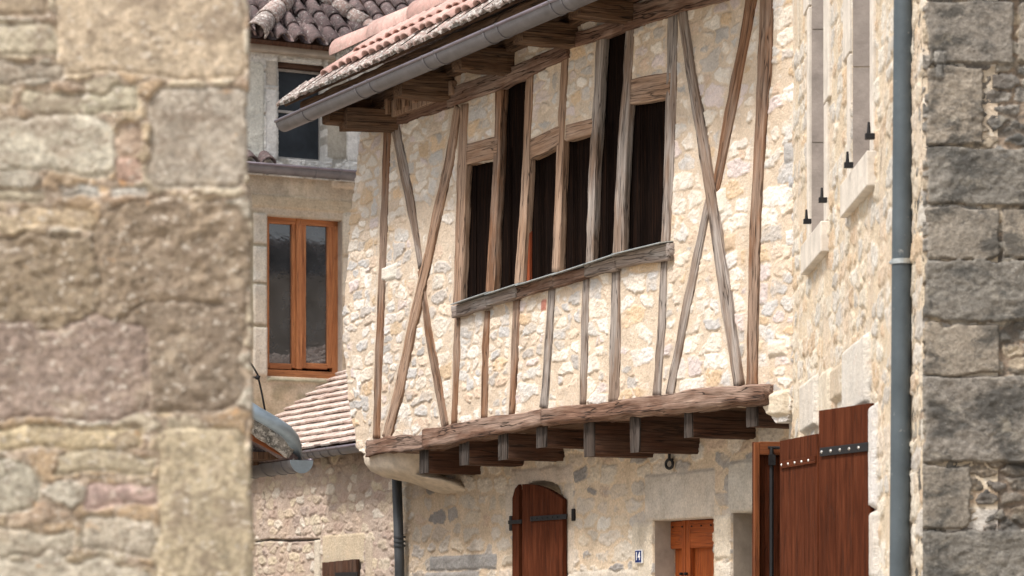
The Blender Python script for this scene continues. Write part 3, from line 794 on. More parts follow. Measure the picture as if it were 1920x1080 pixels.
for x in (565, 665, 690, 792, 815, 905, 930, 1030, 1050, 1130):
    rings.append(FAC.az(x, 100, GO)[0]-ga0)
gutter(g0, U3, N3, LN, .072, M_ZINC, H, rings)
# carved piece under the eave at the far end
mb = MB()
a0, z0 = FAC.az(720, 222, .05); a1, z1 = FAC.az(842, 180, .05)
mb.prism(FAC, [FAC.az(718,188,.05), FAC.az(845,150,.05), FAC.az(848,176,.05), FAC.az(790,200,.05), FAC.az(724,224,.05)], -.02, .05)
for i in range(6):
    x = 728+i*17; y = 192-i*5.5
    a, z = FAC.az(x, y, .05); abox(mb, FAC, a, a+.055, z-.10+.008*i, z+.02, .05, .085)
mb.build('carved_bracket', M_LIGHTW, H, bevel=.006)
mb = MB(); q = FAC.px(700, 232, .12); sweep(mb, [FAC.pt(FAC.az(688,236,.1)[0], FAC.az(688,228,.1)[1], .3), FAC.pt(FAC.az(722,232,.1)[0]+.1, FAC.az(722,228,.1)[1], -.1)], U3, ZV, .14, .16, .01)
mb.build('eaves_beam', M_DARK, H)
# infill wall between plate and roof, end wall, upper closure
endU = farA+.05
bs = MB()
p0 = FAC.pt(endU+.05, 2.75, -.28); bs.box(p0, -N3*6, U3*.3, ZV*2.75); bs.build('end_wall', M_BODY, H)
bs = MB(); p0 = FAC.pt(endU+.1, 0, LOWO-.3); bs.box(p0, -N3*6, U3*.3, ZV*2.8, 2); bs.build('lower_end_wall', M_BODY, H)
bs = MB(); p0 = FAC.pt(endU, 5.46, -.1); bs.box(p0, -N3*5, U3*6.8, ZV*.05); bs.build('light_block_slab', M_SOFFIT, H)  # unseen slab, added to keep light out of the interior
bs = MB(); p0 = FAC.pt(endU+.3, 2.68, LOWO-.1); bs.box(p0, -N3*5, U3*5.6, ZV*.08); bs.build('floor_slab', M_SOFFIT, H)

# house number plate
pa0, pz1 = LOW.az(1190.5, 1031, .03); pa1, pz0 = LOW.az(1203.5, 1056, .03)
NP = thing('house_number_plate', 'small blue enamel house number plate reading 14 in white, beside the orange door', 'sign', LOW.pt((pa0+pa1)/2, pz0, .02))
M_BLUE = plain('blue_enamel', (.012,.03,.14), .3); M_WHITE = plain('white_enamel', (.8,.8,.8), .35, 0, .05)
mb = MB(); abox(mb, LOW, pa0, pa1, pz0, pz1, .015, .030); mb.build('plate', M_WHITE, NP, bevel=.003)
mb = MB(); abox(mb, LOW, pa0+.007, pa1-.007, pz0+.006, pz1-.006, .028, .033); mb.build('blue_field', M_BLUE, NP)
fc = bpy.data.curves.new('digits', 'FONT'); fc.body = '14'; fc.size = .078; fc.align_x = 'CENTER'; fc.align_y = 'CENTER'; fc.extrude = .001; fc.offset = .0012
tmp = bpy.data.objects.new('digits', fc); scene.collection.objects.link(tmp)
bpy.context.view_layer.update()
me = bpy.data.meshes.new_from_object(tmp.evaluated_get(bpy.context.evaluated_depsgraph_get()))
bpy.data.objects.remove(tmp)
Mx = Matrix(((U3.x*.85, 0, N3.x, 0), (U3.y*.85, 0, N3.y, 0), (0, 1.0, 0, 0), (0, 0, 0, 1)))
me.transform(Mx)
dg = link('digits', me, NP, M_WHITE); dg.location = LOW.pt((pa0+pa1)/2, (pz0+pz1)/2, .035)-NP.location

# ================================================================ corner house: side wall with slit-like windows + grey gable
K1 = thing('corner_stone_house', 'tall corner house with grey block gable, cream side wall and brown shutters', 'house', (1.64, 10.65, 0))
# windows in the side wall
def sid_rect(xf, xn, yt, yb):
    af = SID.az(xf, 500)[0]; an = SID.az(xn, 500)[0]
    return af, an
w1a, w1b = SID.az(1521, 456), SID.az(1550, 430)
w2a, w2b = SID.az(1598, 340), SID.az(1637, 312)
b1f, b1n = -1.64*0, 0
bwz = 2.42
def Yof(x): return 1.64*FPX/(x-CX)
holes_s = [[(w1a[0], w1a[1]), (w1a[0], 9), (w1b[0], 9), (w1b[0], w1a[1])], [(w2a[0], w2a[1]), (w2a[0], 9), (w2b[0], 9), (w2b[0], w2a[1])],
           [(10.65-15.25, -1), (10.65-15.25, bwz), (10.65-14.1, bwz), (10.65-14.1, -1)], [(10.65-13.0, -1), (10.65-13.0, bwz), (10.65-12.08, bwz), (10.65-12.08, -1)]]
SPAL = [C(.60,.53,.43), C(.64,.60,.53), C(.50,.47,.43), C(.60,.46,.32), C(.66,.60,.50), C(.55,.42,.30), C(.58,.55,.50)]
def lay_s(A, Z):
    h, c = rubble(A, Z, .24, .105, 41, .20, .011, SPAL, (.62,.52,.39), 1.3, 3.0, .9, .07, .12, .3); h = h*.75
    sm_ = sstep(.04, .14, fbm(A*1.5, Z, 4, 4, 42))*.7; c = c*(1-sm_[..., None])+np.array((.62,.52,.41))*sm_[..., None]; h = h*(1-.5*sm_)
    L = [(1508,720,1536,800,C(.60,.56,.50),.03,.003),(1590,655,1634,760,C(.62,.59,.54),.034,.003),(1566,690,1588,745,C(.52,.44,.34),.03,.006),(1636,760,1648,955,C(.62,.60,.58),.032,.003),(1636,957,1650,1090,C(.58,.54,.49),.03,.003),(1545,700,1562,790,C(.60,.54,.44),.03,.006)]
    return blocks(A, Z, h, c, lay_tuple(SID, L), 25, .006, .008, .06)
As = rng_(10.65-15.75, 0, .010)
Zs = np.concatenate([[0, .6, 1.2], rng_(1.45, 4.75, .010), [5.2, 5.8, 6.4]])
wall('side_wall', SID, As, Zs, lay_s, M_SID, K1, .30, None, holes_s)
def surround(far, near, zb, parts, nm):
    """dressed stone window: jamb blocks (staggered), sill, reveals"""
    mb = MB(); zt = 6.3
    zz = zb
    return mb
for (wa, wb, lf, rt_, nm) in ((w1a, w1b, ((1.30,.10),(.86,.26)), ((.62,.12),(1.3,.22)), 'x'), (w2a, w2b, ((.62,.10),(1.1,.24)), ((.75,.10),(1.2,.24)), 'y')):
    W_ = MB(); zb = wa[1]; af, an = wa[0], wb[0]
    win = None
    z = zb
    for k in range(4):
        hh, ww = lf[k % 2]; abox(W_, SID, af-ww, af, z+.003, z+hh-.003, -.10, .014+.002*(k % 2)); z += hh
    win = W_.build('window_jamb', M_PALE, K1, bevel=.006)
    W_ = MB(); z = zb
    for k in range(4):
        hh, ww = rt_[k % 2]; abox(W_, SID, an, an+ww, z+.003, z+hh-.003, -.10, .016+.002*(k % 2)); z += hh
    W_.build('window_jamb', M_PALE, K1, bevel=.006)
    S_ = MB(); abox(S_, SID, af-.12, an+.12, zb-.16, zb, -.12, .045); S_.build('window_sill', M_PALE, win, bevel=.006)
    R_ = MB(); z = zb
    for k, hh in enumerate((.55, .62, .75, 1.2)): abox(R_, SID, af, af+.006, z+.004, z+hh-.003, -.30, -.002); z += hh
    abox(R_, SID, an-.006, an, zb, zb+3, -.3, -.002)
    R_.build('reveal', M_REVEAL, win)
    G_ = MB(); abox(G_, SID, af, an, zb, zb+3.0, -.26, -.24); G_.build('pane', M_GLASSD, win)
# iron pintles
for (x, y) in ((1512,412),(1541,372),(1589,306),(1629,252)):
    mb = MB(); a, z = SID.az(x, y, .06); q = SID.pt(a, z, .06)
    mb.tube([q, q+ZV*.055], [.010, .006], 8); mb.box(q+Vector((-.016,-.015,-.022)), (.042,0,0), (0,.03,0), (0,0,.026)); mb.build('pintle', M_IRON, K1, bevel=.002)
mb = MB(); q = FAC.px(1500, 40, .03)
mb.box(q, U3*.06, N3*.012, ZV*.012); mb.box(q, U3*.015, N3*.012, ZV*.07); mb.box(q+ZV*.065, U3*.05, N3*.012, ZV*.01); mb.build('iron_cramp', M_IRON, K1)
# big shutters
def leaf(p0, p1, z0, z1, th, name, mat, nb=3):
    p0 = Vector((*p0, 0)); p1 = Vector((*p1, 0)); d = (p1-p0); w = d.length; d.normalize(); n = Vector((d.y, -d.x, 0))
    if n.y > 0: n = -n
    mb = MB(); bw = w/nb
    for i in range(nb): mb.box(p0+d*(bw*i)+ZV*z0, d*(bw-.0015), -n*(th+.001*(i % 2)), ZV*(z1-z0), 2)
    return mb.build(name, mat, K1, bevel=.002), p0, p1, d, n, w
zs = 2.448
lf1 = leaf((1.434, 12.47), (1.615, 12.02), .3, zs, .035, 'shutter', M_SHUT)
lf2 = leaf((1.472, 14.66), (1.61, 14.06), .3, zs, .035, 'shutter', M_SHUT)
def strap(lf, x0, x1, y, mat, name='strap_hinge'):
    o, p0, p1, d, n, w = lf; mb = MB()
    t0 = .06; t1 = .98
    ym = (p0.y+p1.y)/2; z = EYE+(HY-y)/FPX*ym
    mb.box(p0+d*(w*t0)+ZV*(z-.02)+n*.001, d*(w*(t1-t0)), n*.010, ZV*.04, 0)
    s = mb.build(name, mat, o, bevel=.002)
    for k in range(5):
        st = MB()
        q = p0+d*(w*(.1+.18*k))+ZV*z+n*.010; st.tube([q, q+n*.006], [.009, .005], 8)
        st.build('stud', M_STUD, o)
strap(lf1, 0, 0, 843, M_IRON); strap(lf2, 0, 0, 867, M_SHUT)
# far leaf standing open, inner side with iron bolt
o3, q0, q1, d3, n3, w3 = leaf((1.372, 15.16), (1.63, 15.2), .3, 2.475, .03, 'shutter', M_SHUT, 4)
mb = MB(); 
mb.box(q0+ZV*.3+n3*.0, d3*.03, n3*.03, ZV*2.17, 2); mb.box(q0+d3*.03+ZV*2.40+n3*.0, d3*.2, n3*.028, ZV*.075, 0); mb.box(q0+d3*.03+ZV*1.2, d3*.2, n3*.028, ZV*.08, 0)
mb.build('batten', M_EDGE, o3, bevel=.003)
mb = MB(); b0 = q0+d3*.095+n3*.045; mb.tube([b0+ZV*.5, b0+ZV*2.44], .012, 8); mb.tube([b0+ZV*2.44-d3*.02, b0+ZV*2.44+d3*.05], .008, 6)
mb.box(b0+ZV*2.34-d3*.018, d3*.036, n3*.02, ZV*.06); mb.build('bolt', M_IRON, o3)
mb = MB(); mb.box((1.87, 12.0, .1), (.02, 0, 0), (0, 3.4, 0), (0, 0, 2.35)); mb.build('shade_sheet', M_PANEL, K1)  # near-black sheet stands in for shade inside the unlit rooms
# grey gable
GPAL = [C(.34,.31,.26), C(.30,.28,.25), C(.42,.35,.26), C(.26,.25,.23)]
def lay_g(A, Z):
    h, c = rubble(A, Z, .10, .06, 51, .16, .012, GPAL, (.36,.28,.21), 1.2)
    dk = sstep(.02, -.10, fbm(A, Z, 5, 3, 58))[..., None]; c = c*(1-.6*dk)+C(.10,.08,.065)*.6*dk; h = h-.004
    g1, g2, g3, g4 = C(.27,.24,.20), C(.24,.217,.187), C(.30,.26,.21), C(.21,.195,.17)
    L = [(1738,-120,2100,-2,g2,.02,.02),(1738,2,1902,121,g2,.022,.020),(1906,8,2100,120,g1,.02,.02),(1738,125,1842,272,g3,.02,.022),
         (1738,276,2000,386,g4,.022,.022),(1738,390,1872,485,g1,.020,.016),(1876,392,2100,485,g3,.018,.016),(1734,490,2060,604,g4,.022,.022),
         (1732,608,1874,703,g3,.020,.014),(1730,707,2060,866,g2,.024,.024),(1728,871,1818,990,g1,.020,.018),(1728,994,2060,1130,g4,.022,.024)]
    rg = random.Random(8); yy = -120
    for k in range(10):
        xx = 2110+rg.random()*60; hh_ = 90+rg.random()*60
        while xx < 3100:
            ww_ = 130+rg.random()*220; L.append((xx, yy, xx+ww_-5, yy+hh_-5, (g1, g2, g3, g4)[rg.randrange(4)], .021, .02)); xx += ww_
        yy += hh_
    L.append((1748,100,1776,126,C(.60,.56,.50),.026,.004)); L.append((1753,122,1771,152,C(.62,.58,.52),.026,.004))
    h, c = blocks(A, Z, h, c, lay_tuple(GRY, L), 33, .018, .004, .25, .12, 1.6)
    return h, c
Ag = np.concatenate([rng_(0.0, .60, .006), rng_(.61, 3.0, .011)])
Zg = np.concatenate([[0, .6, 1.2], rng_(1.5, 4.05, .006), rng_(4.07, 6.4, .02)])
wall('gable_wall', GRY, Ag, Zg, lay_g, M_GRY, K1, .35)
mb = MB(); mb.box((1.70, 10.7, 6.38), (4, 0, 0), (0, 5.0, 0), (0, 0, .12)); mb.build('roof_slab', M_CANALD, K1)
# tall downpipe
pw = SID
pX, pY = (1686-CX)/FPX*10.95, 10.95
pts = [Vector((pX-.006*(-1)*(z-1.0)*.0+(.018*(z-1.5)/2.5), pY, z)) for z in (0, 1.5, 2.84, 4.2, 6.2)]
mb = MB(); mb.tube(pts, .041, 20); dp = mb.build('downpipe', M_PIPE, K1, smooth=True)
zc = EYE+(HY-491)/FPX*pY
mb = MB(); c_ = Vector((pX+.018*(zc-1.5)/2.5, pY, zc)); mb.tube([c_-ZV*.010, c_+ZV*.010], .046, 20); mb.tube([c_-ZV*.006-Vector((.05,0,0)), c_+ZV*.006-Vector((.035,0,0))], .006, 6)
mb.box(c_+Vector((.03,-.01,-.008)), (.05,0,0), (0,.02,0), (0,0,.016)); mb.build('pipe_clamp', M_LEAD, dp)

# ================================================================ low house beyond, left of the jetty
K2 = thing('low_stone_house', 'low brown rubble house with pale flat-tiled roof, beyond the timber-framed house', 'house', LFT.pt(LFT.az(600, 1000)[0], 0))
BR = [C(.60,.54,.46), C(.42,.34,.28), C(.56,.48,.36), C(.46,.37,.30), C(.36,.29,.25), C(.48,.40,.31), C(.40,.31,.26), C(.50,.43,.34)]
def lay_b(A, Z):
    h, c = rubble(A, Z, .19, .085, 61, .20, .011, BR, (.43,.345,.285), 1.4, 2.8, .9, .07, .14, .5)
    for pts in ([(478,1016),(505,1012),(540,1014),(600,1012)], [(600,1012),(601,1085)], [(495,925),(498,945),(497,952)]):
        q = [LFT.az(*p) for p in pts]; d = np.full(A.shape, 9.)
        for (a0, z0), (a1, z1) in zip(q[:-1], q[1:]):
            t = np.clip(((A-a0)*(a1-a0)+(Z-z0)*(z1-z0))/((a1-a0)**2+(z1-z0)**2), 0, 1); d = np.minimum(d, np.hypot(A-a0-t*(a1-a0), Z-z0-t*(z1-z0)))
        m = sstep(.016, .005, d); h = h-.03*m; c = c*(1-.8*m[..., None])+.02*m[..., None]
    L = [(606,1003,684,1056,C(.50,.42,.31),.012,.004),(590,1012,601,1100,C(.55,.49,.40),.012,.004),(686,1003,700,1080,C(.5,.42,.33),.012,.004)]
    return blocks(A, Z, h, c, lay_tuple(LFT, L), 65, .004, .006, .10)
shl, shz = LFT.az(604, 1056); shr = LFT.az(668, 1056)[0]
wall('wall', LFT, rng_(LFT.az(380, 1000)[0], LFT.az(800, 1000)[0], .009), np.concatenate([[0, .6, 1.2], rng_(1.45, 2.95, .009)]), lay_b, M_LOW, K2, .3)
mb = MB(); d_ = LFT
for i in range(5):
    x0 = 604+i*12.8
    a0 = LFT.az(x0, 1056, .05)[0]; a1 = LFT.az(x0+12.3, 1056, .05)[0]; abox(mb, LFT, a0, a1, 1.0, shz-.004*(4-i)+.02, .015, .05)
sb = mb.build('shutter', M_JOIST, K2, bevel=.002)
mb = MB(); a0, z_ = LFT.az(628, 1078, .06); abox(mb, LFT, a0, LFT.az(670, 1078, .06)[0], z_-.02, z_+.02, .05, .062, 0); mb.build('strap_hinge', M_IRON, sb)
# flat tiled roof
EO = .22
ea, ez = LFT.az(640, 838, EO); TPf = .66
erf = Vector((-N3.x, -N3.y, TPf)).normalized(); nrf = U3.cross(erf).normalized(); nrf = nrf if nrf.z > 0 else -nrf
aL = LFT.az(368, 838, EO)[0]; O = LFT.pt(aL, ez, EO); LW = LFT.az(700, 838, EO)[0]-aL+.3
mb = MB(); rngt = random.Random(5)
ex = .135
for r_ in range(19):
    a = -rngt.random()*.09; 
    while a < LW:
        w = .15+rngt.random()*.05
        a_s = max(a, 0); w_s = w-(a_s-a)
        if w_s > .02:
            j = (rngt.random()-.5)
            o_ = O+U3*a_s+erf*(ex*r_+j*.016)+nrf*(.006+rngt.random()*.006)
            sk = erf+U3*((rngt.random()-.5)*.04)
            tl_ = nrf*-.016
            mb.box(o_+nrf*.026, U3*(w_s-.006), sk*(ex+.07)+nrf*(-.048), nrf*.022, 2)
            g0_ = (rngt.random()*40, rngt.random()*40, 0)
            for k in range(8): mb.g[-1-k] = g0_
        a += w
mb.build('roof_tiles', M_FLATT, K2, bevel=.003)
mb = MB(); mb.box(O-nrf*.06, U3*LW, erf*(ex*19), nrf*.045); mb.build('roof_boarding', M_JOIST, K2)
gutter(LFT.pt(LFT.az(560, 848, EO+.08)[0], LFT.az(640, 838, EO+.08)[1]-.004, EO+.05), U3, N3, 1.6, .055, M_ZINC, K2, [.1,.22,.34,.5,.68,.9])
# second downpipe at the joint between the houses
mb = MB(); d0 = LOW.px(752, 1000, .06)
mb.tube([Vector((d0.x, d0.y, 0)), Vector((d0.x-.012, d0.y, 1.9)), Vector((d0.x-.035, d0.y, 2.60))], .040, 16)
dp2 = mb.build('downpipe', M_PIPED, K2, smooth=True)
mb = MB(); zc = LOW.az(752, 1015, .06)[1]
for dz_ in (-.035, 0, .035): mb.tube([Vector((d0.x-.012, d0.y, zc+dz_-.008)), Vector((d0.x-.012, d0.y, zc+dz_+.008))], .049, 16)
mb.build('pipe_clamp', M_PIPED, dp2)

# ================================================================ tall house at the back with dormer and orange window
K3 = thing('tall_rendered_house', 'tall old rendered house with orange casement window and stone dormer, at the far end', 'house', BCK.pt(0, 0))
UB = Vector((BCK.u[0], BCK.u[1], 0)); NB = Vector((BCK.n[0], BCK.n[1], 0))
wx0, wzt_ = BCK.az(502, 403); wx1 = BCK.az(642, 410)[0]; wzb_ = BCK.az(507, 705)[1]
gb = BCK.az(565, 325)[1]
def lay_k(A, Z):
    h = .008*fbm(A, Z, 6, 5, 71); c = np.ones(A.shape+(3,))*C(.49,.42,.33)
    t = sstep(.0, .12, fbm(A, Z, 2.5, 4, 72))[..., None]; c = c*(1-t)+C(.34,.30,.22)*t
    L = [(474,398,501,458,C(.56,.52,.45),.015,.003),(474,460,501,530,C(.60,.57,.50),.016,.003),(474,532,501,610,C(.56,.52,.45),.015,.003),(474,612,502,705,C(.60,.56,.49),.016,.003),
         (472,362,660,402,C(.48,.40,.29),.014,.004),(642,398,670,480,C(.60,.55,.46),.012,.003),(642,482,670,560,C(.58,.54,.47),.012,.003),
         (500,707,650,722,C(.33,.32,.24),.016,.014),(622,338,668,356,C(.62,.54,.44),.02,.01)]
    return blocks(A, Z, h, c, lay_tuple(BCK, L), 75, .004, .006, .10)
wall('wall', BCK, rng_(-3.2, 1.4, .011), np.concatenate([[0, 1, 2], rng_(2.9, gb+.02, .011)]), lay_k, M_BCK, K3, .28, None,
     [[(wx0, wzb_), (wx0, wzt_), (wx1, wzt_), (wx1, wzb_)]])
# grey reveal blocks
mb = MB()
z = wzb_
for hh in (.40, .42, .40, .33): abox(mb, BCK, wx1-.006, wx1, z+.004, min(z+hh, wzt_), -.26, -.0); z += hh
mb.build('reveal', M_PALE2, K3)
# casement window
o_ = -.13
def wr(mb, x0, y0, x1, y1, a=-.17, b=-.11, g=2):
    fbox(mb, BCK, x0, y0, x1, y1, a, b, g)
mb = MB(); wr(mb, 497, 403, 640, 416, -.19, -.10, 0); wr(mb, 497, 692, 640, 706, -.20, -.06, 0); wr(mb, 624, 400, 640, 700, -.19, -.10)
wr(mb, 490, 400, 503, 700, -.19, -.10)
cf = mb.build('window_frame', M_ORANGE, K3, bevel=.004)
for (x0, x1) in ((500, 559), (565, 626)):
    mb = MB()
    wl_ = 9 if x0 == 565 else 5
    wr(mb, x0, 409, x0+wl_, 690); wr(mb, x1-12, 409, x1, 690); wr(mb, x0+wl_, 409, x1-12, 418, -.17, -.112, 0); wr(mb, x0+wl_, 680, x1-12, 691, -.17, -.112, 0)
    cs = mb.build('casement', M_ORANGE, cf, bevel=.005)
    gm = MB(); wr(gm, x0+3, 412, x1-4, 686, -.145, -.14); pn_ = gm.build('pane', M_GLASS, cf)
mb = MB(); wr(mb, 556, 408, 567, 692, -.15, -.085); mb.build('mullion', M_REDW if False else M_ORANGE, cf, bevel=.005)
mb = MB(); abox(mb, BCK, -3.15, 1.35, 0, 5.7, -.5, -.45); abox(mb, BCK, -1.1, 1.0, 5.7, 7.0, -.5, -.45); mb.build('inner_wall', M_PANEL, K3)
# stone sill streak

# main gutter
gp = BCK.pt(-1.2, BCK.az(565, 314, .2)[1], .14)
gutter(gp, UB, NB, 2.6, .075, M_ZINC, K3, [.2,.48,1.3,1.55])
# dormer front
dx0, dzb = BCK.az(521, 296); dx1 = BCK.az(612, 300)[0]; dzt = BCK.az(521, 112)[1]; dwt = BCK.az(521, 84)[1]
def lay_d(A, Z):
    h, c = rubble(A, Z, .5, .4, 81, .05, .02, [C(.72,.71,.68), C(.76,.75,.71), C(.66,.65,.62)], (.40,.38,.34), .7)
    L = [(497,112,520,163,C(.50,.46,.40),.014,.004),(470,86,680,110,C(.56,.48,.36),.022,.004),(497,165,520,300,C(.76,.75,.72),.014,.014),(614,112,650,300,C(.40,.37,.31),.008,.010),(650,236,672,304,C(.78,.77,.74),.02,.006),(440,112,495,300,C(.66,.65,.58),.02,.018)]
    return blocks(A, Z, h, c, lay_tuple(BCK, L), 85, .006, .006, .12)
wall('dormer_wall', BCK, rng_(-1.15, 1.0, .010), rng_(gb-.05, dwt+.06, .010), lay_d, M_WHT, K3, .3, None, [[(dx0, dzb), (dx0, dzt), (dx1, dzt), (dx1, dzb)]])
mb = MB(); fbox(mb, BCK, 518, 122, 612, 132, -.2, -.15, 0); fbox(mb, BCK, 518, 293, 612, 303, -.2, -.15, 0); fbox(mb, BCK, 599, 118, 607, 300, -.2, -.15); fbox(mb, BCK, 516, 205, 604, 210, -.2, -.16, 0)
df = mb.build('dormer_window_frame', M_WINF, K3, bevel=.003)
mb = MB(); fbox(mb, BCK, 516, 120, 604, 300, -.19, -.18); mb.build('pane', M_GLASSD, df)
mb = MB(); fbox(mb, BCK, 516, 110, 616, 124, -.16, -.06, 0); fbox(mb, BCK, 604, 110, 614, 304, -.16, -.1); mb.build('shutter_box', M_JOIST, df)
# tiles at the foot of the dormer
Td = .62; eb = Vector((-NB.x, -NB.y, Td)).normalized(); nb_ = UB.cross(eb).normalized(); nb_ = nb_ if nb_.z > 0 else -nb_
mb = MB(); O = BCK.px(440, 300, .12); canal(mb, O, UB, eb, nb_, 3, 2, .17, .3, .075, 12)
mb.build('main_roof_tiles', M_CANALD, K3, smooth=True)
# dormer roof of canal tiles
Td = .85; eb = Vector((-NB.x, -NB.y, Td)).normalized(); nb_ = UB.cross(eb).normalized(); nb_ = nb_ if nb_.z > 0 else -nb_
O = BCK.px(462, 66, .24); zE = O.z
mb = MB(); canal(mb, O+UB*.02, UB, eb, nb_, 8, 7, .178, .27, .072, 13, .010, .016, .02)
# channel tiles between
for c in range(8):
    b = O+UB*((c+.5)*.178); vs = []; K = 7
    for bb in (b-eb*.01, b+eb*1.9):
        for k in range(K):
            t = math.pi*k/(K-1); vs.append(bb+UB*math.cos(t)*.08-nb_*(math.sin(t)*.045-.03))
    mb.add(vs, [(k, k+1, K+k+1, K+k) for k in range(K-1)], [(c*1., 3, 0)]*(2*K))
mb.build('dormer_roof_tiles', M_CANALD, K3, smooth=True)
mb = MB(); mb.box(O-nb_*.06-UB*.5, UB*2.0, eb*2.2, nb_*.03); mb.box(O-nb_*.09-UB*.5+eb*.02, UB*2.0, eb*.12, nb_*.05)
mb.build('roof_boarding', M_JOIST, K3)
mb = MB(); fbox(mb, BCK, 440, 74, 700, 90, -.1, .12, 0); mb.build('cornice', M_PALE2, K3, bevel=.02)
# hips with light round tiles
def tilerun(mb, p0, p1, r, n, seed, up):
    rg = random.Random(seed); d = (p1-p0); l = d.length/n; d.normalize(); S = d.cross(up).normalized(); T = S.cross(d).normalized()
    if T.z < 0: T = -T
    K = 11
    for i in range(n):
        b0 = p0+d*(l*i); b1 = b0+d*(l*1.15); gg = (rg.random()*30, rg.random()*30, 0); vs = []
        for (b, q) in ((b0, r*1.08), (b1, r*.86)):
            for th in (0, .016):
                for k in range(K):
                    t = math.pi*(-.05+1.1*k/(K-1)); vs.append(b+S*math.cos(t)*(q-th)+T*math.sin(t)*(q-th))
        fs = []
        for k in range(K-1): fs += [(k, k+1, 2*K+k+1, 2*K+k), (K+k, K+k+1, 3*K+k+1, 3*K+k), (k, k+1, K+k+1, K+k)]
        mb.add(vs, fs, [gg]*len(vs))
def onroof(x, y, lift=.05):
    # point on the dormer roof plane seen at photo x,y
    d = Vector(((x-CX)/FPX, 1, (HY-y)/FPX)); c = Vector((0, 0, EYE)); t = (O+nb_*lift-c).dot(nb_)/d.dot(nb_); return c+d*t
mb = MB(); tilerun(mb, onroof(478, 62, .06), onroof(560, -30, .06), .105, 4, 3, nb_); tilerun(mb, onroof(715, 66, .07), onroof(572, -30, .07), .085, 5, 4, nb_)
mb.build('hip_tiles', M_EAVET, K3, smooth=True)
mb = MB(); O4 = onroof(706, 84, .03); canal(mb, O4, UB, eb, nb_, 5, 6, .178, .27, .072, 17, .010, .016, .03)
mb.build('side_roof_tiles', M_CANALD, K3, smooth=True)
mb = MB(); mb.box(O4-nb_*.03-UB*.1, UB*2.2, eb*3.2, nb_*.03); mb.build('side_roof_boarding', M_JOIST, K3)

# ================================================================ house on the left, only its eave shows
K4 = thing('left_street_house', 'house eave with blue-grey zinc pipe and gutter, just behind the near wall', 'house', (-3.2, 18.6, 0))
EL = Frame((-1.45, 19.0), (UX, UY), (-UY, UX))
def at(x, y, Y): return Vector(((x-CX)/FPX*Y, Y, EYE+(HY-y)/FPX*Y))
YG = 18.9
gn = at(565, 863, YG-.25)
NL = Vector((-N3.x, -N3.y, 0))
lg = gutter(gn-U3*2.2, U3, NL, 2.2, .080, M_ZINC, K4, [.3,1.3,1.62,1.85,2.0])
mb = MB(); kk = [(math.cos(math.pi*k/14), math.sin(math.pi*k/14)) for k in range(15)]
mb.add([gn+U3*d_+NL*c*.086-ZV*s_*.092 for d_ in (.002, .012) for c, s_ in kk], [tuple(range(15)), tuple(reversed(range(15, 30)))]+[(i, i+1, i+16, i+15) for i in range(14)]+[(0, 14, 29, 15)])
mb.build('end_cap', M_BLUEP, lg)
mb = MB()
pp = [at(440,748,YG-.5), at(480,774,YG-.48), at(515,794,YG-.45), at(536,808,YG-.4), at(548,822,YG-.3), at(553,836,YG-.2), at(554,858,YG-.1)]
mb.tube(pp, .048, 16); mb.build('zinc_pipe', M_BLUEP, K4, smooth=True)
mb = MB(); v0, v1 = at(430, 764, YG-.35), at(553, 848, YG-.1)
dv = (v1-v0).normalized(); sv = dv.cross(Vector((0,1,0))).normalized(); Yv = Vector((0,1,0))
sweep(mb, [v0, (v0+v1)/2, v1], sv, Yv, .13, .30, .02, .012); mb.build('verge_mortar', M_MOSS, K4, smooth=True)
mb = MB(); v0, v1 = at(430, 796, YG-.3), at(556, 862, YG-.1); sweep(mb, [v0, v1], sv, Yv, .05, .2, .004); mb.build('verge_board', M_EDGE, K4)
mb = MB(); mb.box(at(430, 850, YG-.1)+Vector((-2.0,0,-.04)), Vector((2.46,0,0)), Vector((-.6,1.6,0)), ZV*.05)
mb.box(at(430, 872, YG+.25)+Vector((-2.0,0,0)), Vector((2.36,0,0)), Vector((0,.1,0)), ZV*.22); mb.build('soffit', M_SOFFIT, K4)
mb = MB(); mb.box(at(430, 880, YG)+Vector((-2.2,0,-3)), Vector((2.2,0,0)), Vector((-1.5,3,0)), ZV*2.9); mb.build('wall', M_BODY, K4)
# roof slope of that house
mb = MB(); ew = Vector((-NL.x*1.0, -NL.y*1.0, .72)).normalized(); nw = U3.cross(ew).normalized(); nw = nw if nw.z > 0 else -nw
mb.box(gn-U3*2.4+ZV*.02, U3*2.35, ew*2.6, nw*-.05); mb.build('roof', M_CANALD, K4)
# cable
cb = MB()
cb.tube([at(455,668,YG-.5), at(472,684,YG-.45), at(483,702,YG-.4), at(492,742,YG-.4), at(502,800,YG-.35)], .007, 8)
cb.tube([at(466,707,YG-.4), at(486,708,YG-.4)], .008, 8); cb.tube([at(480,707,YG-.42), at(487,709,YG-.42)], .016, 8)
cb.build('cable', M_IRON, K4, smooth=True)

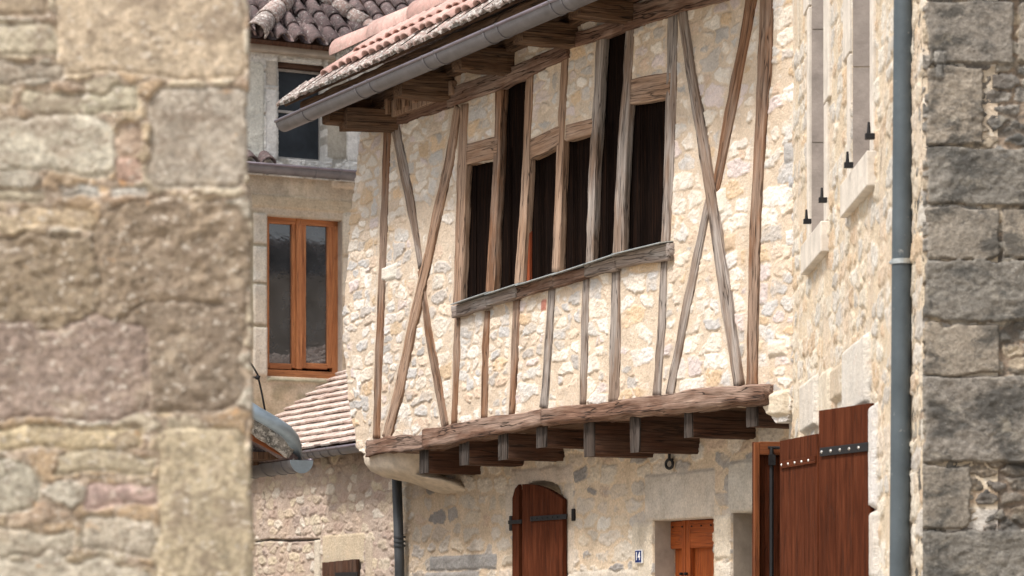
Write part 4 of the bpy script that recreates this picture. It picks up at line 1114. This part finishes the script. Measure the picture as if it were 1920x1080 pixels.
# ================================================================ near wall at the left, out of focus
K5 = thing('near_stone_wall', 'blurred near wall of rough beige and brown stone blocks filling the left of the view', 'wall', (-1.4, 6.1, 0))
FP = [C(.52,.42,.29), C(.56,.49,.37), C(.44,.33,.24), C(.50,.46,.38), C(.46,.34,.22)]
def lay_w(A, Z):
    h, c = rubble(A, Z, .10, .05, 91, .10, .010, FP, (.46,.37,.285), 1.6); h = h+.011
    cr, be, gb_ = C(.60,.56,.46), C(.58,.475,.35), C(.45,.40,.335)
    L = [(100,-120,470,150,be,0.014,.010),(-90,38,104,112,C(.56,.50,.38),0.015,.018),(-90,112,128,156,C(.42,.37,.30),0.012,.008),(-90,-60,98,33,C(.46,.37,.27),0.014,.012),
         (-90,164,28,208,C(.56,.49,.36),0.012,.008),(37,164,268,214,C(.50,.46,.35),0.013,.010),(274,160,474,358,gb_,0.014,.010),(-90,218,216,332,cr,0.017,.016),
         (216,222,272,288,C(.52,.40,.31),0.012,.01),(222,290,270,345,C(.50,.35,.28),0.012,.01),(-90,346,95,378,C(.50,.44,.33),0.012,.01),(104,348,190,376,C(.50,.49,.45),0.012,.01),(200,350,280,376,C(.58,.56,.51),0.012,.01),
         (38,388,172,430,C(.60,.48,.33),0.012,.01),(-90,440,310,660,C(.315,.25,.175),0.013,.036),(180,366,474,670,C(.29,.228,.165),0.014,.040),(200,560,474,782,C(.28,.223,.168),0.013,.034),(-90,600,290,784,C(.36,.28,.235),0.014,.024),
         (-90,792,274,845,C(.58,.48,.32),0.014,.012),(-90,852,94,964,C(.50,.46,.37),0.015,.014),(98,846,292,902,C(.50,.43,.31),0.014,.014),(152,908,298,956,C(.50,.37,.33),0.013,.010),
         (-90,988,150,1050,C(.50,.45,.36),0.014,.014),(155,965,292,1040,C(.52,.46,.37),0.014,.014),(-90,1045,296,1150,C(.52,.47,.38),0.014,.014),(300,794,476,1150,C(.52,.44,.31),0.016,.010)]
    cre = sstep(.17, .23, fbm(A, Z*1.4, 8, 4, 98))*sstep(.05, .12, np.abs(fbm(A, Z, 3, 2, 99))+.06)
    rg = random.Random(9); yy = -120
    for k in range(9):
        xx = -100-rg.random()*40; hh_ = 90+rg.random()*90
        while xx > -1200:
            ww_ = 150+rg.random()*250; L.append((xx-ww_+8, yy, xx, yy+hh_-8, (cr, be, gb_, C(.40,.31,.23))[rg.randrange(4)], .014, .014)); xx -= ww_
        yy += hh_
    c = c*.87; L = [(a, b, cc, d, np.array(e)*.87, f, g) for (a, b, cc, d, e, f, g) in L]
    return blocks(A, Z, h, c, lay_tuple(FGW, L), 95, .026, .009, .22, .5, 2)
eA = FGW.az(466, 540)[0]
a_l = FGW.az(-40, 0)[0]
Aw = np.concatenate([rng_(-2.0, a_l-.008, .008), rng_(a_l, eA, .0045)])
Zw = np.concatenate([[0, .5, 1.0, 1.4], rng_(1.52, 2.96, .0045), rng_(2.97, 3.5, .01)])
eo = [(-3, -1), FGW.az(477, 1300), FGW.az(473, 1080), FGW.az(472, 780), FGW.az(469, 600), FGW.az(469, 370), FGW.az(463, 340), FGW.az(463, 0), FGW.az(462, -600), (-3, 4)]
Aw = np.concatenate([Aw, rng_(eA+.0045, FGW.az(480, 0)[0], .0045)])
w5 = wall('wall_face', FGW, Aw, Zw, lay_w, M_FG, K5, .02, eo, amp=.62)
mb = MB(); mb.add([(-.60,6.02,0),(-2.6,6.02,0),(-2.9,7.6,0),(-.95,7.6,0),(-.60,6.02,3.5),(-2.6,6.02,3.5),(-2.9,7.6,3.5),(-.95,7.6,3.5)],
                  [(0,1,2,3),(4,5,6,7),(0,1,5,4),(1,2,6,5),(2,3,7,6),(3,0,4,7)]); mb.build('wall_core', M_BODY, K5)
print('tris', sum(len(o.data.polygons) for o in scene.objects if o.type == 'MESH'))
